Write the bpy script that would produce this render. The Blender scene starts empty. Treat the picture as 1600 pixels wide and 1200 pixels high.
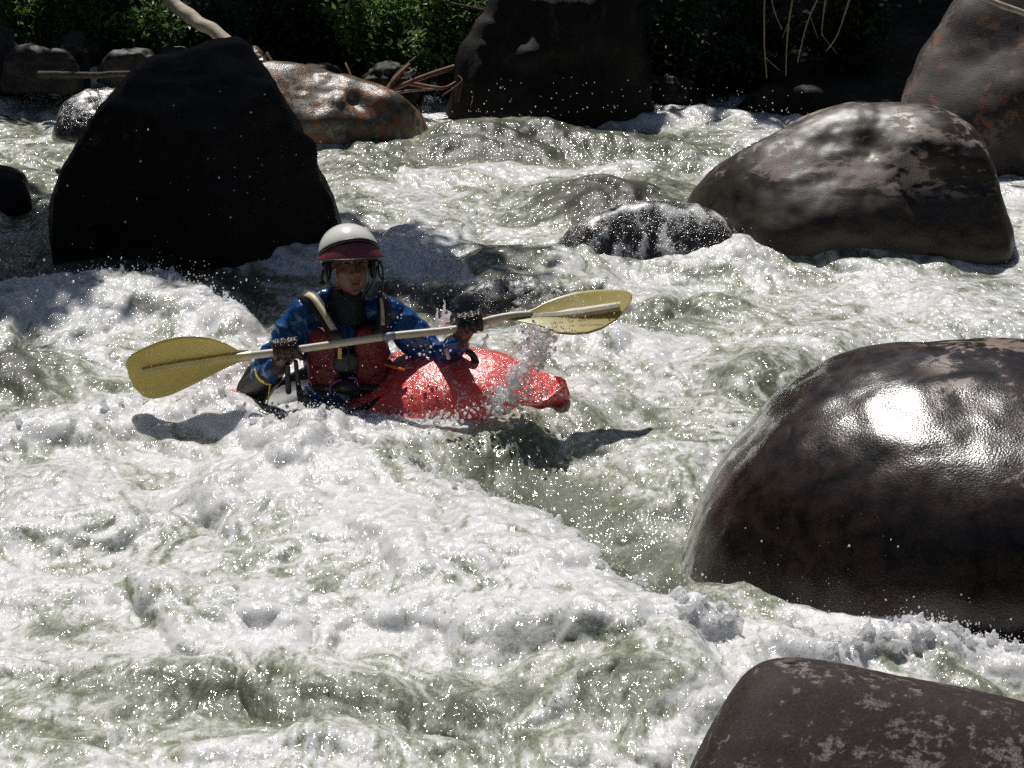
import bpy, bmesh, math, random
import numpy as np
from mathutils import Vector, Matrix, noise as mnoise
random.seed(7); RNG = np.random.default_rng(11)
R = math.radians
scene = bpy.context.scene
COL = scene.collection

# ------------------------------------------------------------------ camera
F = 3609.0; CAM_H = 2.43; PITCH = math.atan(900 / F)
cam_d = bpy.data.cameras.new('camera'); cam = bpy.data.objects.new('camera', cam_d); COL.objects.link(cam)
cam.location = (0, 0, CAM_H); cam.rotation_euler = (R(90) - PITCH, 0, 0)
cam_d.sensor_width = 36; cam_d.lens = 36 * F / 1600; cam_d.clip_end = 2000; cam_d.clip_start = 0.05
scene.camera = cam
# ------------------------------------------------------------------ sky, sun, exposure
SUN_EL, SUN_AZ = R(60), R(-16)
to_sun = Vector((math.sin(SUN_AZ) * math.cos(SUN_EL), math.cos(SUN_AZ) * math.cos(SUN_EL), math.sin(SUN_EL)))
world = bpy.data.worlds.new('World'); scene.world = world; world.use_nodes = True
wn = world.node_tree.nodes; wl = world.node_tree.links
sky = wn.new('ShaderNodeTexSky'); sky.sky_type = 'NISHITA'; sky.sun_disc = False
sky.sun_elevation = SUN_EL; sky.sun_rotation = SUN_AZ
wn['Background'].inputs['Strength'].default_value = 0.05
wl.new(sky.outputs['Color'], wn['Background'].inputs['Color'])
sun_d = bpy.data.lights.new('sun', 'SUN'); sun_d.energy = 5.0; sun_d.angle = R(0.53); sun_d.color = (1, 0.965, 0.91)
sun = bpy.data.objects.new('sun', sun_d); COL.objects.link(sun)
sun.rotation_euler = (-to_sun).to_track_quat('-Z', 'Y').to_euler()
vs = scene.view_settings; vs.view_transform = 'Standard'; vs.look = 'None'; vs.exposure = -0.2; vs.gamma = 1
scene.cycles.use_denoising = False
scene.cycles.max_bounces = 6; scene.cycles.transmission_bounces = 4; scene.cycles.sample_clamp_indirect = 3.0
scene.cycles.caustics_reflective = False; scene.cycles.caustics_refractive = False

# ------------------------------------------------------------------ pixel -> place
SLOPE = 0.04
def zbase(y): return SLOPE * (y - 9.25)
CP, SP = math.cos(PITCH), math.sin(PITCH)
def ray(u, v):
    a = (u - 800) / F; b = (600 - v) / F
    return Vector((a, CP + b * SP, -SP + b * CP))
def W(u, v, y):                      # the point that far away (world y) along a pixel's direction
    d = ray(u, v); t = y / d.y
    return Vector((d.x * t, y, CAM_H + d.z * t))
def P(u, v, dz=0.0):                 # the point on the (sloping) river plane
    d = ray(u, v); t = (CAM_H - dz + SLOPE * 9.25) / (SLOPE * d.y - d.z)
    return Vector((d.x * t, d.y * t, CAM_H + d.z * t))
def proj(x, y, z):                   # numpy: place -> pixel
    dz = z - CAM_H
    dep = y * CP - dz * SP
    up = y * SP + dz * CP
    return 800 + F * x / dep, 600 - F * up / dep

# ------------------------------------------------------------------ noise
_perm = RNG.permutation(256).astype(np.int32); _ang = RNG.random(256) * 2 * np.pi
_gx = np.cos(_ang).astype(np.float32); _gy = np.sin(_ang).astype(np.float32)
def pn(x, y, seed=0):
    x = np.asarray(x, np.float32) + seed * 17.31; y = np.asarray(y, np.float32) - seed * 9.77
    xi = np.floor(x).astype(np.int32); yi = np.floor(y).astype(np.int32)
    xf = x - xi; yf = y - yi
    u = xf * xf * xf * (xf * (xf * 6 - 15) + 10); w = yf * yf * yf * (yf * (yf * 6 - 15) + 10)
    def g(ix, iy, dx, dy):
        h = _perm[(_perm[ix & 255] + iy) & 255]
        return _gx[h] * dx + _gy[h] * dy
    a = g(xi, yi, xf, yf); b = g(xi + 1, yi, xf - 1, yf)
    c = g(xi, yi + 1, xf, yf - 1); d = g(xi + 1, yi + 1, xf - 1, yf - 1)
    return (a + (b - a) * u + ((c + (d - c) * u) - (a + (b - a) * u)) * w) * 1.5
def fbm(x, y, o=4, seed=0, gain=0.5):
    s = 0; a = 1
    for i in range(o):
        s = s + a * pn(x * 2 ** i, y * 2 ** i, seed + i * 3); a *= gain
    return s
def ridged(x, y, o=3, seed=0, gain=0.5):
    s = 0; a = 1
    for i in range(o):
        s = s + a * (1 - 2 * np.abs(pn(x * 2 ** i, y * 2 ** i, seed + i * 3))); a *= gain
    return s
def billow(x, y, o=3, seed=0, gain=0.5):
    s = 0; a = 1
    for i in range(o):
        s = s + a * (2 * np.abs(pn(x * 2 ** i, y * 2 ** i, seed + i * 3)) - 0.5); a *= gain
    return s
def sstep(a, b, x):
    t = np.clip((x - a) / (b - a), 0, 1); return t * t * (3 - 2 * t)

# ------------------------------------------------------------------ helpers: objects
def tag(o, label=None, cat=None, group=None, kind=None):
    if label: o['label'] = label
    if cat: o['category'] = cat
    if group: o['group'] = group
    if kind: o['kind'] = kind
    return o
def link(o, parent=None):
    COL.objects.link(o)
    if parent:
        o.parent = parent; o.matrix_parent_inverse = parent.matrix_world.inverted()
    return o
def empty(name, loc):
    o = bpy.data.objects.new(name, None); o.location = loc; o.empty_display_size = 0.1
    COL.objects.link(o); bpy.context.view_layer.update(); return o
def npmesh(name, V, Fc, mat, parent=None, smooth=True, attrs=None):
    V = np.ascontiguousarray(V, np.float32); Fc = np.ascontiguousarray(Fc, np.int32)
    k = Fc.shape[1]; me = bpy.data.meshes.new(name)
    me.vertices.add(len(V)); me.vertices.foreach_set('co', V.ravel())
    me.loops.add(Fc.size); me.loops.foreach_set('vertex_index', Fc.ravel())
    me.polygons.add(len(Fc)); me.polygons.foreach_set('loop_start', np.arange(0, Fc.size, k, dtype=np.int32))
    me.polygons.foreach_set('use_smooth', np.full(len(Fc), smooth))
    me.update(calc_edges=True)
    if attrs:
        for n, a in attrs.items():
            at = me.attributes.new(n, 'FLOAT', 'POINT'); at.data.foreach_set('value', np.ascontiguousarray(a, np.float32))
    if mat: me.materials.append(mat)
    return link(bpy.data.objects.new(name, me), parent)
def bmobj(name, bm, mat, parent=None, smooth=True):
    me = bpy.data.meshes.new(name); bmesh.ops.recalc_face_normals(bm, faces=bm.faces[:]); bm.to_mesh(me); bm.free()
    if smooth: me.polygons.foreach_set('use_smooth', np.ones(len(me.polygons), bool))
    if mat: me.materials.append(mat)
    return link(bpy.data.objects.new(name, me), parent)
def frame_at(d):
    d = d.normalized(); a = Vector((0, 0, 1)) if abs(d.z) < 0.9 else Vector((1, 0, 0))
    s = d.cross(a).normalized(); return s, s.cross(d).normalized()
def smooth_path(pts, n=6):
    out = []; m = len(pts)
    for i in range(m - 1):
        p0 = pts[max(i - 1, 0)]; p1 = pts[i]; p2 = pts[i + 1]; p3 = pts[min(i + 2, m - 1)]
        for k in range(n):
            t = k / n
            out.append(0.5 * ((2 * p1) + (p2 - p0) * t + (2 * p0 - 5 * p1 + 4 * p2 - p3) * t * t + (3 * p1 - p0 - 3 * p2 + p3) * t ** 3))
    out.append(pts[-1].copy()); return out
def add_tube(bm, pts, rad, seg=10, cap=True, flat=1.0):
    if not hasattr(rad, '__len__'): rad = [rad] * len(pts)
    rings = []; s = None
    for i, p in enumerate(pts):
        d = (pts[min(i + 1, len(pts) - 1)] - pts[max(i - 1, 0)])
        if d.length < 1e-9: d = Vector((0, 0, 1))
        d.normalize()
        if s is None: s, t = frame_at(d)
        else:
            s = (s - d * s.dot(d)).normalized(); t = s.cross(d).normalized()
        rings.append([bm.verts.new(p + (s * math.cos(a) + t * math.sin(a) * flat) * rad[i]) for a in [2 * math.pi * k / seg for k in range(seg)]])
    for a, b in zip(rings, rings[1:]):
        for k in range(seg):
            bm.faces.new((a[k], a[(k + 1) % seg], b[(k + 1) % seg], b[k]))
    if cap:
        bm.faces.new(rings[0][::-1]); bm.faces.new(rings[-1])
def add_ball(bm, c, r, M=None, sub=3):
    if not hasattr(r, '__len__'): r = (r, r, r)
    mat = Matrix.Translation(c) @ ((M.to_4x4() if M else Matrix.Identity(4)) @ Matrix.Diagonal((*r, 1)))
    bmesh.ops.create_icosphere(bm, subdivisions=sub, radius=1, matrix=mat)
def add_capsule(bm, a, b, ra, rb, seg=16):
    n = 7
    add_tube(bm, [a.lerp(b, i / n) for i in range(n + 1)], [ra + (rb - ra) * i / n for i in range(n + 1)], seg)
    add_ball(bm, a, ra); add_ball(bm, b, rb)
def remesh(o, vox, it=4, fac=0.5):
    m = o.modifiers.new('r', 'REMESH'); m.mode = 'VOXEL'; m.voxel_size = vox; m.use_smooth_shade = True
    if it:
        s = o.modifiers.new('s', 'SMOOTH'); s.iterations = it; s.factor = fac
    dg = bpy.context.evaluated_depsgraph_get(); dg.update()
    me = bpy.data.meshes.new_from_object(o.evaluated_get(dg)); me.name = o.name
    o.modifiers.clear(); mats = [m for m in o.data.materials]; o.data = me
    me.materials.clear(); [me.materials.append(m) for m in mats]
    me.polygons.foreach_set('use_smooth', np.ones(len(me.polygons), bool)); return o

# ------------------------------------------------------------------ helpers: materials
class NT:
    def __init__(s, name):
        s.m = bpy.data.materials.new(name); s.m.use_nodes = True; s.t = s.m.node_tree
        s.b = s.t.nodes['Principled BSDF']; s.out = s.t.nodes['Material Output']
    def n(s, typ, **kw):
        nd = s.t.nodes.new('ShaderNode' + typ)
        for k, v in kw.items():
            if k in nd.inputs: s.set(nd, k, v)
            else: setattr(nd, k, v)
        return nd
    def set(s, nd, k, v):
        if isinstance(v, bpy.types.NodeSocket): s.t.links.new(v, nd.inputs[k])
        else:
            if isinstance(v, (tuple, list)) and len(v) == 3 and nd.inputs[k].type == 'RGBA': v = (*v, 1)
            nd.inputs[k].default_value = v
    def pos(s, scale=(1, 1, 1), rot=(0, 0, 0)):
        g = s.n('NewGeometry'); mp = s.n('Mapping'); s.set(mp, 'Vector', g.outputs['Position'])
        mp.inputs['Scale'].default_value = scale; mp.inputs['Rotation'].default_value = rot; return mp.outputs[0]
    def noise(s, scale, detail=4, rough=0.55, dist=0, vec=None):
        return s.n('TexNoise', Scale=scale, Detail=detail, Roughness=rough, Distortion=dist, Vector=vec or s.pos()).outputs['Fac']
    def voro(s, scale, feature='F1', vec=None):
        return s.n('TexVoronoi', feature=feature, Scale=scale, Vector=vec or s.pos()).outputs['Distance']
    def mr(s, v, a, b, c=0.0, d=1.0, smooth=True):
        nd = s.n('MapRange'); nd.interpolation_type = 'SMOOTHSTEP' if smooth else 'LINEAR'
        for k, x in zip(('Value', 'From Min', 'From Max', 'To Min', 'To Max'), (v, a, b, c, d)): s.set(nd, k, x)
        return nd.outputs[0]
    def math(s, op, a, b=0.0, clamp=False):
        nd = s.n('Math', operation=op); nd.use_clamp = clamp
        for i, x in enumerate((a, b)):
            if isinstance(x, bpy.types.NodeSocket): s.t.links.new(x, nd.inputs[i])
            else: nd.inputs[i].default_value = x
        return nd.outputs[0]
    def mix(s, f, a, b):
        nd = s.n('Mix', data_type='RGBA')
        for i, x in ((0, f), (6, a), (7, b)):
            if isinstance(x, bpy.types.NodeSocket): s.t.links.new(x, nd.inputs[i])
            else: nd.inputs[i].default_value = (*x, 1) if isinstance(x, (tuple, list)) else x
        return nd.outputs[2]
    def bump(s, h, strength=0.5, dist=0.01, normal=None):
        nd = s.n('Bump', Strength=strength, Distance=dist, Height=h)
        if normal: s.set(nd, 'Normal', normal)
        return nd.outputs[0]
    def attr(s, name): return s.n('Attribute', attribute_name=name).outputs['Fac']
    def p(s, **kw):
        for k, v in kw.items():
            s.set(s.b, k.replace('_', ' '), v)
        return s.m

def simple(name, col, rough=0.5, var=0.15, scale=30, bump=0.1, bdist=0.003, **kw):
    t = NT(name); n = t.noise(scale, 5)
    dark = tuple(c * (1 - var) for c in col); lite = tuple(min(1, c * (1 + var)) for c in col)
    t.p(Base_Color=t.mix(t.mr(n, 0.3, 0.7), dark, lite), Roughness=rough, Normal=t.bump(n, bump, bdist), **kw)
    return t.m

# ================================================================== WATER
NX, NY = 760, 860
yy = 4.9 * (20.0 / 4.9) ** (np.arange(NY) / (NY - 1))
GY = np.repeat(yy[:, None], NX, 1).astype(np.float32)
GX = (np.linspace(-1, 1, NX)[None, :] * (0.25 * GY + 0.75)).astype(np.float32)
GZ0 = (SLOPE * (GY - 9.25)).astype(np.float32)
U, V = proj(GX, GY, GZ0)
def gs(u0, v0, ru, rv, ang=0.0):
    c, s = math.cos(R(ang)), math.sin(R(ang)); du = U - u0; dv = V - v0
    a = du * c + dv * s; b = -du * s + dv * c
    return np.exp(-(a / ru) ** 2 - (b / rv) ** 2)
def crest(pts, wf, wb, fade=60, jag=0.0, seed=0):
    """profile along a polyline given left to right in plan; front = towards the camera"""
    best = np.full(U.shape, 1e9, np.float32); side = np.zeros_like(best)
    dv0 = jag * pn(GX * 5, GY * 5, 50 + seed) + 0.5 * jag * pn(GX * 13, GY * 13, 51 + seed) if jag else 0
    VV = V + dv0
    for (a0, b0), (a1, b1) in zip(pts, pts[1:]):
        du, dv = a1 - a0, b1 - b0; L2 = du * du + dv * dv
        t = np.clip(((U - a0) * du + (VV - b0) * dv) / L2, 0, 1)
        qx = U - (a0 + t * du); qy = VV - (b0 + t * dv)
        d = np.sqrt(qx * qx + qy * qy)
        best = np.minimum(best, d)
    pa = np.array(pts); side = VV - np.interp(U, pa[:, 0], pa[:, 1])
    w = wb + (wf - wb) * sstep(-12, 12, side)
    return np.exp(-(best / w) ** 2), best, side

foam = np.full(U.shape, 0.50, np.float32); rock_shade = np.zeros_like(foam); H = np.zeros_like(foam); chop = np.ones_like(foam)
# -- the painted distribution of white and green water: (u, v, ru, rv, angle, amount)
for a in [
    (900, 770, 220, 56, 30, -0.66), (760, 735, 90, 28, 22, -0.30), (1010, 900, 50, 70, 20, -0.34), (1150, 620, 120, 40, -15, -0.14), (960, 640, 120, 40, 0, -0.12),
    (560, 1092, 320, 34, 4, -0.62), (130, 1070, 120, 26, 0, -0.40), (60, 1150, 110, 30, 0, -0.34), (330, 1140, 150, 24, 0, -0.2), (700, 1160, 160, 26, 0, -0.28),
    (360, 897, 46, 18, 0, -0.25), (110, 890, 60, 20, 0, -0.25), (130, 975, 80, 16, 0, -0.34), (490, 930, 60, 30, 0, -0.2), (950, 1110, 80, 40, 20, -0.25),
    (180, 690, 120, 14, 0, -0.25), (60, 720, 70, 14, 0, -0.15), (660, 790, 60, 20, 0, -0.1), (820, 960, 60, 30, 0, -0.12),
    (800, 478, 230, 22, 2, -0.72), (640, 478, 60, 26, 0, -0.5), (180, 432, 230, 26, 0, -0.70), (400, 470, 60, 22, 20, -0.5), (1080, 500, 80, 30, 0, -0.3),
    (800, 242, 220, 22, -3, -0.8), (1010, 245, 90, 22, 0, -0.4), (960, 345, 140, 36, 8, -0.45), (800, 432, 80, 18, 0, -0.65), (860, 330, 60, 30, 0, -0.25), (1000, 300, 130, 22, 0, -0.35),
    (700, 205, 90, 10, -8, -0.35), (1030, 218, 120, 9, 0, -0.35), (900, 205, 120, 7, 0, -0.25), (560, 300, 50, 70, 0, -0.15), (1280, 415, 90, 14, 0, -0.25), (1180, 460, 90, 14, 0, -0.25),
    (40, 300, 70, 60, 0, -0.42), (50, 390, 90, 40, 0, -0.42), (30, 610, 80, 45, 20, -0.62), (160, 160, 60, 18, -10, -0.5), (60, 205, 60, 10, 0, -0.2),
    (250, 520, 60, 30, 30, -0.2), (60, 540, 70, 20, 0, -0.12), (210, 600, 80, 40, 0, -0.05), (1500, 560, 60, 10, 0, -.2), (1340, 1035, 160, 10, 4, -.3), (1480, 1065, 120, 10, 6, -.2),
    (450, 790, 240, 55, 18, 0.20), (640, 1000, 260, 30, 4, 0.08), (250, 700, 240, 30, 0, 0.08), (1250, 1130, 160, 50, 0, .15), (640, 880, 160, 40, 20, 0.18), (250, 640, 130, 25, 0, 0.35), (570, 400, 130, 28, 0, 0.34), (1430, 480, 190, 40, 0, 0.25),
    (1300, 985, 300, 16, 0, 0.4), (300, 1000, 260, 22, 0, 0.3), (90, 780, 120, 40, 0, 0.22), (220, 480, 130, 22, 0, 0.2), (820, 275, 150, 7, 0, 0.4), (1580, 280, 50, 60, 0, 0.3),
    (60, 145, 130, 16, 0, 0.25), (700, 185, 300, 8, 0, 0.2), (1050, 400, 120, 14, 0, 0.2), (1110, 345, 18, 40, 0, 0.5), (640, 330, 60, 30, 20, 0.1), (30, 900, 40, 40, 0, 0.3), (820, 640, 140, 14, 0, .1), (1000, 540, 60, 30, 0, .25),
]:
    foam += a[5] * gs(*a[:5])
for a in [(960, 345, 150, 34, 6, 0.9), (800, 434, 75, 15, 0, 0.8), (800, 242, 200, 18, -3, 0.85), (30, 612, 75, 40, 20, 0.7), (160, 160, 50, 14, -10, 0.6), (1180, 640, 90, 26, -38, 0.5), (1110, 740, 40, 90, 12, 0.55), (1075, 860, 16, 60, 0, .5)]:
    rock_shade += a[5] * gs(*a[:5])
for a in [(800, 476, 220, 18, 2, 0.75), (640, 474, 60, 22, 0, 0.6), (180, 432, 240, 24, 0, 0.8), (50, 340, 90, 90, 0, 0.4), (560, 320, 50, 60, 0, 0.3), (400, 466, 60, 20, 20, .6)]:  # shaded and dark-reflecting water bands, painted dark through the rock mask
    rock_shade += a[5] * gs(*a[:5])
# -- heights
for a in [(900, 780, 190, 60, 28, -0.10), (1020, 900, 60, 50, 20, -0.14), (960, 330, 130, 30, 4, 0.17), (970, 400, 150, 18, 0, 0.04), (800, 425, 90, 18, 0, 0.09), (800, 235, 170, 16, 0, 0.13),
          (1180, 610, 90, 50, -30, 0.13), (200, 500, 150, 40, 0, 0.12), (400, 610, 90, 26, 0, -0.07), (200, 425, 230, 20, 0, -0.07), (800, 486, 230, 16, 0, -0.05), (30, 600, 80, 40, 0, 0.12), (150, 150, 70, 16, 0, 0.10),
          (810, 688, 130, 22, -10, 0.10), (300, 418, 210, 16, 0, 0.11), (1330, 416, 240, 14, 0, 0.08), (1000, 420, 170, 16, 0, 0.08), (360, 655, 70, 18, 0, 0.09), (560, 300, 70, 60, 0, 0.06), (1000, 1110, 130, 40, 0, 0.05), (560, 1110, 300, 26, 4, -0.04), (1480, 500, 160, 40, 0, 0.07)]:
    H += a[5] * gs(*a[:5])
CRESTS = []
def wave(pts, wf, wb, amp, fm=0.0, jag=8, n=0, seed=0):
    global H, foam
    pts = [(u, v + 0.6 * amp * F / P(u, v).y) for u, v in pts]
    c, d, s = crest(pts, wf, wb, jag=jag, seed=seed)
    H += amp * c; foam += fm * c; CRESTS.append((pts, amp, n))
wave([(0, 1048), (73, 1044), (197, 1038), (304, 1052), (422, 1041), (506, 1064), (675, 1092), (760, 1110)], 16, 40, 0.030, 0.10, 9, 300, 1)
wave([(500, 712), (560, 716), (650, 745), (740, 772), (850, 822), (950, 892), (1040, 955), (1085, 985)], 170, 20, 0.13, 0.12, 26, 1200, 2)
wave([(-60, 480), (0, 470), (100, 474), (180, 462), (260, 456), (320, 482), (370, 505)], 46, 13, 0.11, 0.26, 10, 1500, 3)
wave([(1085, 1000), (1200, 1004), (1300, 1024), (1400, 1004), (1500, 1000), (1620, 1010)], 16, 14, 0.065, 0.5, 10, 1200, 4)
wave([(370, 402), (450, 390), (520, 384), (600, 380), (700, 395)], 20, 9, 0.06, 0.35, 6, 900, 5)
wave([(560, 430), (640, 452), (730, 448), (840, 454), (920, 450), (1040, 462)], 9, 24, 0.06, 0.25, 8, 500, 6)
wave([(630, 268), (750, 262), (900, 266), (1020, 262)], 8, 6, 0.03, 0.4, 5, 300, 7)
wave([(-40, 690), (100, 664), (200, 640), (290, 640), (380, 662), (450, 684), (520, 694)], 20, 14, 0.06, 0.4, 8, 900, 8)
wave([(560, 190), (660, 180), (900, 176), (1100, 180), (1260, 184)], 8, 5, 0.04, 0.35, 4, 500, 9)
wave([(-60, 136), (60, 128), (200, 122)], 12, 6, 0.06, 0.3, 5, 400, 10)
wave([(560, 222), (640, 236), (720, 222), (820, 214), (960, 222), (1080, 240)], 14, 8, 0.05, -0.1, 8, 200, 11)
wave([(1100, 395), (1200, 398), (1330, 392), (1480, 384), (1620, 372)], 16, 10, 0.05, 0.3, 6, 600, 12)
wave([(860, 520), (960, 515), (1060, 530), (1200, 540), (1300, 548)], 22, 12, 0.045, 0.2, 6, 700, 13)
wave([(0, 905), (150, 912), (330, 935), (480, 960), (640, 955), (800, 985), (980, 1010)], 16, 26, 0.045, 0.15, 14, 300, 14)
wave([(-20, 830), (120, 826), (260, 812), (400, 770), (480, 740)], 18, 26, 0.05, 0.12, 14, 300, 15)
wave([(760, 690), (880, 650), (1000, 620), (1120, 570)], 14, 18, 0.03, 0.1, 10, 200, 16)
wave([(480, 676), (600, 672), (700, 660), (800, 640), (880, 612), (930, 590)], 22, 16, 0.075, 0.35, 8, 900, 18)
wave([(300, 1165), (480, 1150), (640, 1150), (820, 1120), (940, 1090)], 14, 26, 0.035, 0.12, 10, 200, 17)
# -- turbulence: stretched a little along the flow (towards the camera, to the right)
fa = R(62); fx, fy = math.cos(fa), -math.sin(fa)
A = GX * fx + GY * fy; B = -GX * fy + GY * fx
wx = 0.26 * fbm(GX * 1.4, GY * 1.4, 3, 1); wy = 0.26 * fbm(GX * 1.4, GY * 1.4, 3, 5)
A = A + wx; B = B + wy
tongue_m = np.clip(gs(900, 775, 215, 55, 30) + 0.8 * gs(1010, 890, 55, 70, 20), 0, 1)
foam = foam + 0.20 * (1 - 0.5 * tongue_m) * fbm(A * 1.6, B * 3.0, 4, 21, 0.6)
vein = ridged(A * 2.6 + 0.25 * pn(GX * 6, GY * 6, 26), B * 8.5 + 0.5 * pn(GX * 6, GY * 6, 27), 3, 24, 0.6)
vein2 = ridged(A * 6 + 0.4 * pn(GX * 12, GY * 12, 28), B * 22 + 0.8 * pn(GX * 12, GY * 12, 29), 2, 34, 0.6)
foam = foam + (1 - 0.5 * tongue_m) * (0.26 * (vein - 0.35) + 0.14 * (vein2 - 0.3)) + 0.11 * fbm(GX * 13, GY * 13, 3, 31, 0.65)
fclip = np.clip(foam, 0, 1)
H += 0.060 * fbm(A * 1.2, B * 1.8, 2, 41)
H += 0.022 * (1 - 0.6 * tongue_m) * fbm(A * 2.6, B * 4.4, 2, 45, 0.5)
amp2 = 0.30 + 0.70 * sstep(0.2, 1.1, fclip + 0.7 * fbm(GX * 1.8, GY * 1.8, 2, 71))
H += 0.0085 * (1 - 0.5 * tongue_m) * (0.5 + 0.5 * amp2) * fbm(GX * 6.5 + wx * 2, GY * 7 + wy * 2, 2, 52, 0.6)
H += 0.0034 * amp2 * (fbm(GX * 22, GY * 17, 2, 58, 0.7) + 0.35 * vein2)
GZ = GZ0 + H
# choppy crests: push the tops together
gyH, gxH = np.gradient(H); dy = np.gradient(GY, axis=0); dx = np.gradient(GX, axis=1)
sx = np.clip(gxH / dx, -1.2, 1.2); sy = np.clip(gyH / dy, -1.2, 1.2)
PX = GX - 0.012 * sx; PY = GY - 0.016 * sy
# smoother water where it sheets over rock
idx = np.arange(NX * NY).reshape(NY, NX)
quads = np.stack([idx[:-1, :-1], idx[:-1, 1:], idx[1:, 1:], idx[1:, :-1]], -1).reshape(-1, 4)

t = NT('white_water')
fm = t.attr('foam'); rk_shade = t.attr('rock')  # the rock attribute also carries the shade painted on the water
pv = t.pos((1, 0.42, 1))
n_fine = t.noise(52, 2, 0.6, 0, pv); n_grain = t.noise(135, 1, 0.6, 0, pv)
ff = t.math('ADD', fm, t.math('ADD', t.math('MULTIPLY', t.math('SUBTRACT', n_grain, 0.5), 0.4), t.math('MULTIPLY', t.math('SUBTRACT', n_fine, 0.5), 0.6)))
fmask = t.mr(ff, 0.12, 1.0)
rp = t.n('ValToRGB'); t.set(rp, 'Fac', fmask); e = rp.color_ramp.elements
e[0].position = 0.0; e[0].color = (0.100, 0.112, 0.070, 1); e[1].position = 1.0; e[1].color = (0.72, 0.713, 0.715, 1)
for p_, c_ in ((0.30, (0.215, 0.232, 0.155, 1)), (0.55, (0.36, 0.372, 0.305, 1)), (0.78, (0.53, 0.535, 0.50, 1))):
    q_ = e.new(p_); q_.color = c_
colr = t.mix(t.math('MULTIPLY', t.mr(rk_shade, 0.15, 0.95), t.mr(fmask, 0.75, 0.2)), rp.outputs[0], (0.030, 0.027, 0.020))
hgt = t.math('ADD', t.math('MULTIPLY', n_fine, 1.0), t.math('MULTIPLY', n_grain, 0.55))
n_wave = t.noise(37, 0, 0.5, 0, t.pos((1, 0.5, 1)))
bc = t.bump(t.math('ADD', n_wave, t.math('MULTIPLY', n_fine, 0.3)), 1.0, 0.024)
t.p(Base_Color=colr, Roughness=0.5, IOR=1.33, Normal=t.bump(hgt, 0.3, 0.008), Subsurface_Weight=t.mr(fmask, 0.2, 0.8, 0.0, 0.75), Subsurface_Radius=(0.9, 1.0, 0.9), Subsurface_Scale=0.035, Coat_Weight=t.mr(rk_shade, 0.1, 0.9, 1.0, 0.45), Coat_Roughness=0.105, Coat_IOR=1.42, Coat_Normal=bc)
M_water = t.m
river = npmesh('river', np.stack([PX, PY, GZ], -1).reshape(-1, 3), quads, M_water, attrs={'foam': fclip.ravel(), 'rock': np.clip(rock_shade, 0, 1).ravel()})
tag(river, kind='structure')

# ================================================================== ROCKS
def n3(p, f, o=3, seed=0, gain=0.5):
    return (fbm(p[:, 0] * f, p[:, 1] * f, o, seed, gain) + fbm(p[:, 1] * f, p[:, 2] * f, o, seed + 40, gain) + fbm(p[:, 2] * f, p[:, 0] * f, o, seed + 80, gain)) / 1.7
_ico = {}
def ico(sub):
    if sub not in _ico:
        bm = bmesh.new(); bmesh.ops.create_icosphere(bm, subdivisions=sub, radius=1); bm.verts.ensure_lookup_table()
        _ico[sub] = (np.array([v.co[:] for v in bm.verts], np.float32), np.array([[v.index for v in f.verts] for f in bm.faces], np.int32)); bm.free()
    return _ico[sub]
def rock(name, outline, y0, c, planes, k, mat, label, cat='boulder', group=None, sub=6, amp=0.012, f=3.0, bumps=(), seed=0, fine=0.002, cut=False, tilt=None):
    """rounded intersection of half-spaces: the outline's edges (at depth y0) and the given planes (normal, distance)"""
    C = W(c[0], c[1], y0) if len(c) == 2 else Vector(c)
    pts = [W(u, v, y0) for u, v in outline]; N = []; n = len(pts)
    eye = Vector((0, 0, CAM_H))
    for i in range(n):
        a, b = pts[i], pts[(i + 1) % n]; q = (b - a).cross(a - eye)
        if q.length < 1e-9: continue
        q.normalize(); d = q.dot(a - C)
        if d < 0: q, d = -q, -d
        if d > 1e-3: N.append((tuple(q), d * 2.2 ** (1.0 / k)))
    for q, d in planes:
        q = Vector(q).normalized(); N.append((tuple(q), d))
    D, Fc = ico(sub); s = np.zeros(len(D))
    for q, d in N: s += np.maximum(0, D @ np.array(q) / d) ** k
    r = s ** (-1.0 / k); Pn = D * r[:, None]
    off = amp * n3(Pn, f, 4, seed) + fine * n3(Pn, 22, 2, seed + 9)
    for (q, w, a_) in bumps:
        q = np.array(Vector(q).normalized()); off += a_ * np.exp(-((D - q) ** 2).sum(1) / w ** 2)
    Pn = Pn + D * off[:, None]
    o = npmesh(name, Pn, Fc, mat); o.location = C
    return tag(o, label, cat, group)

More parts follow.
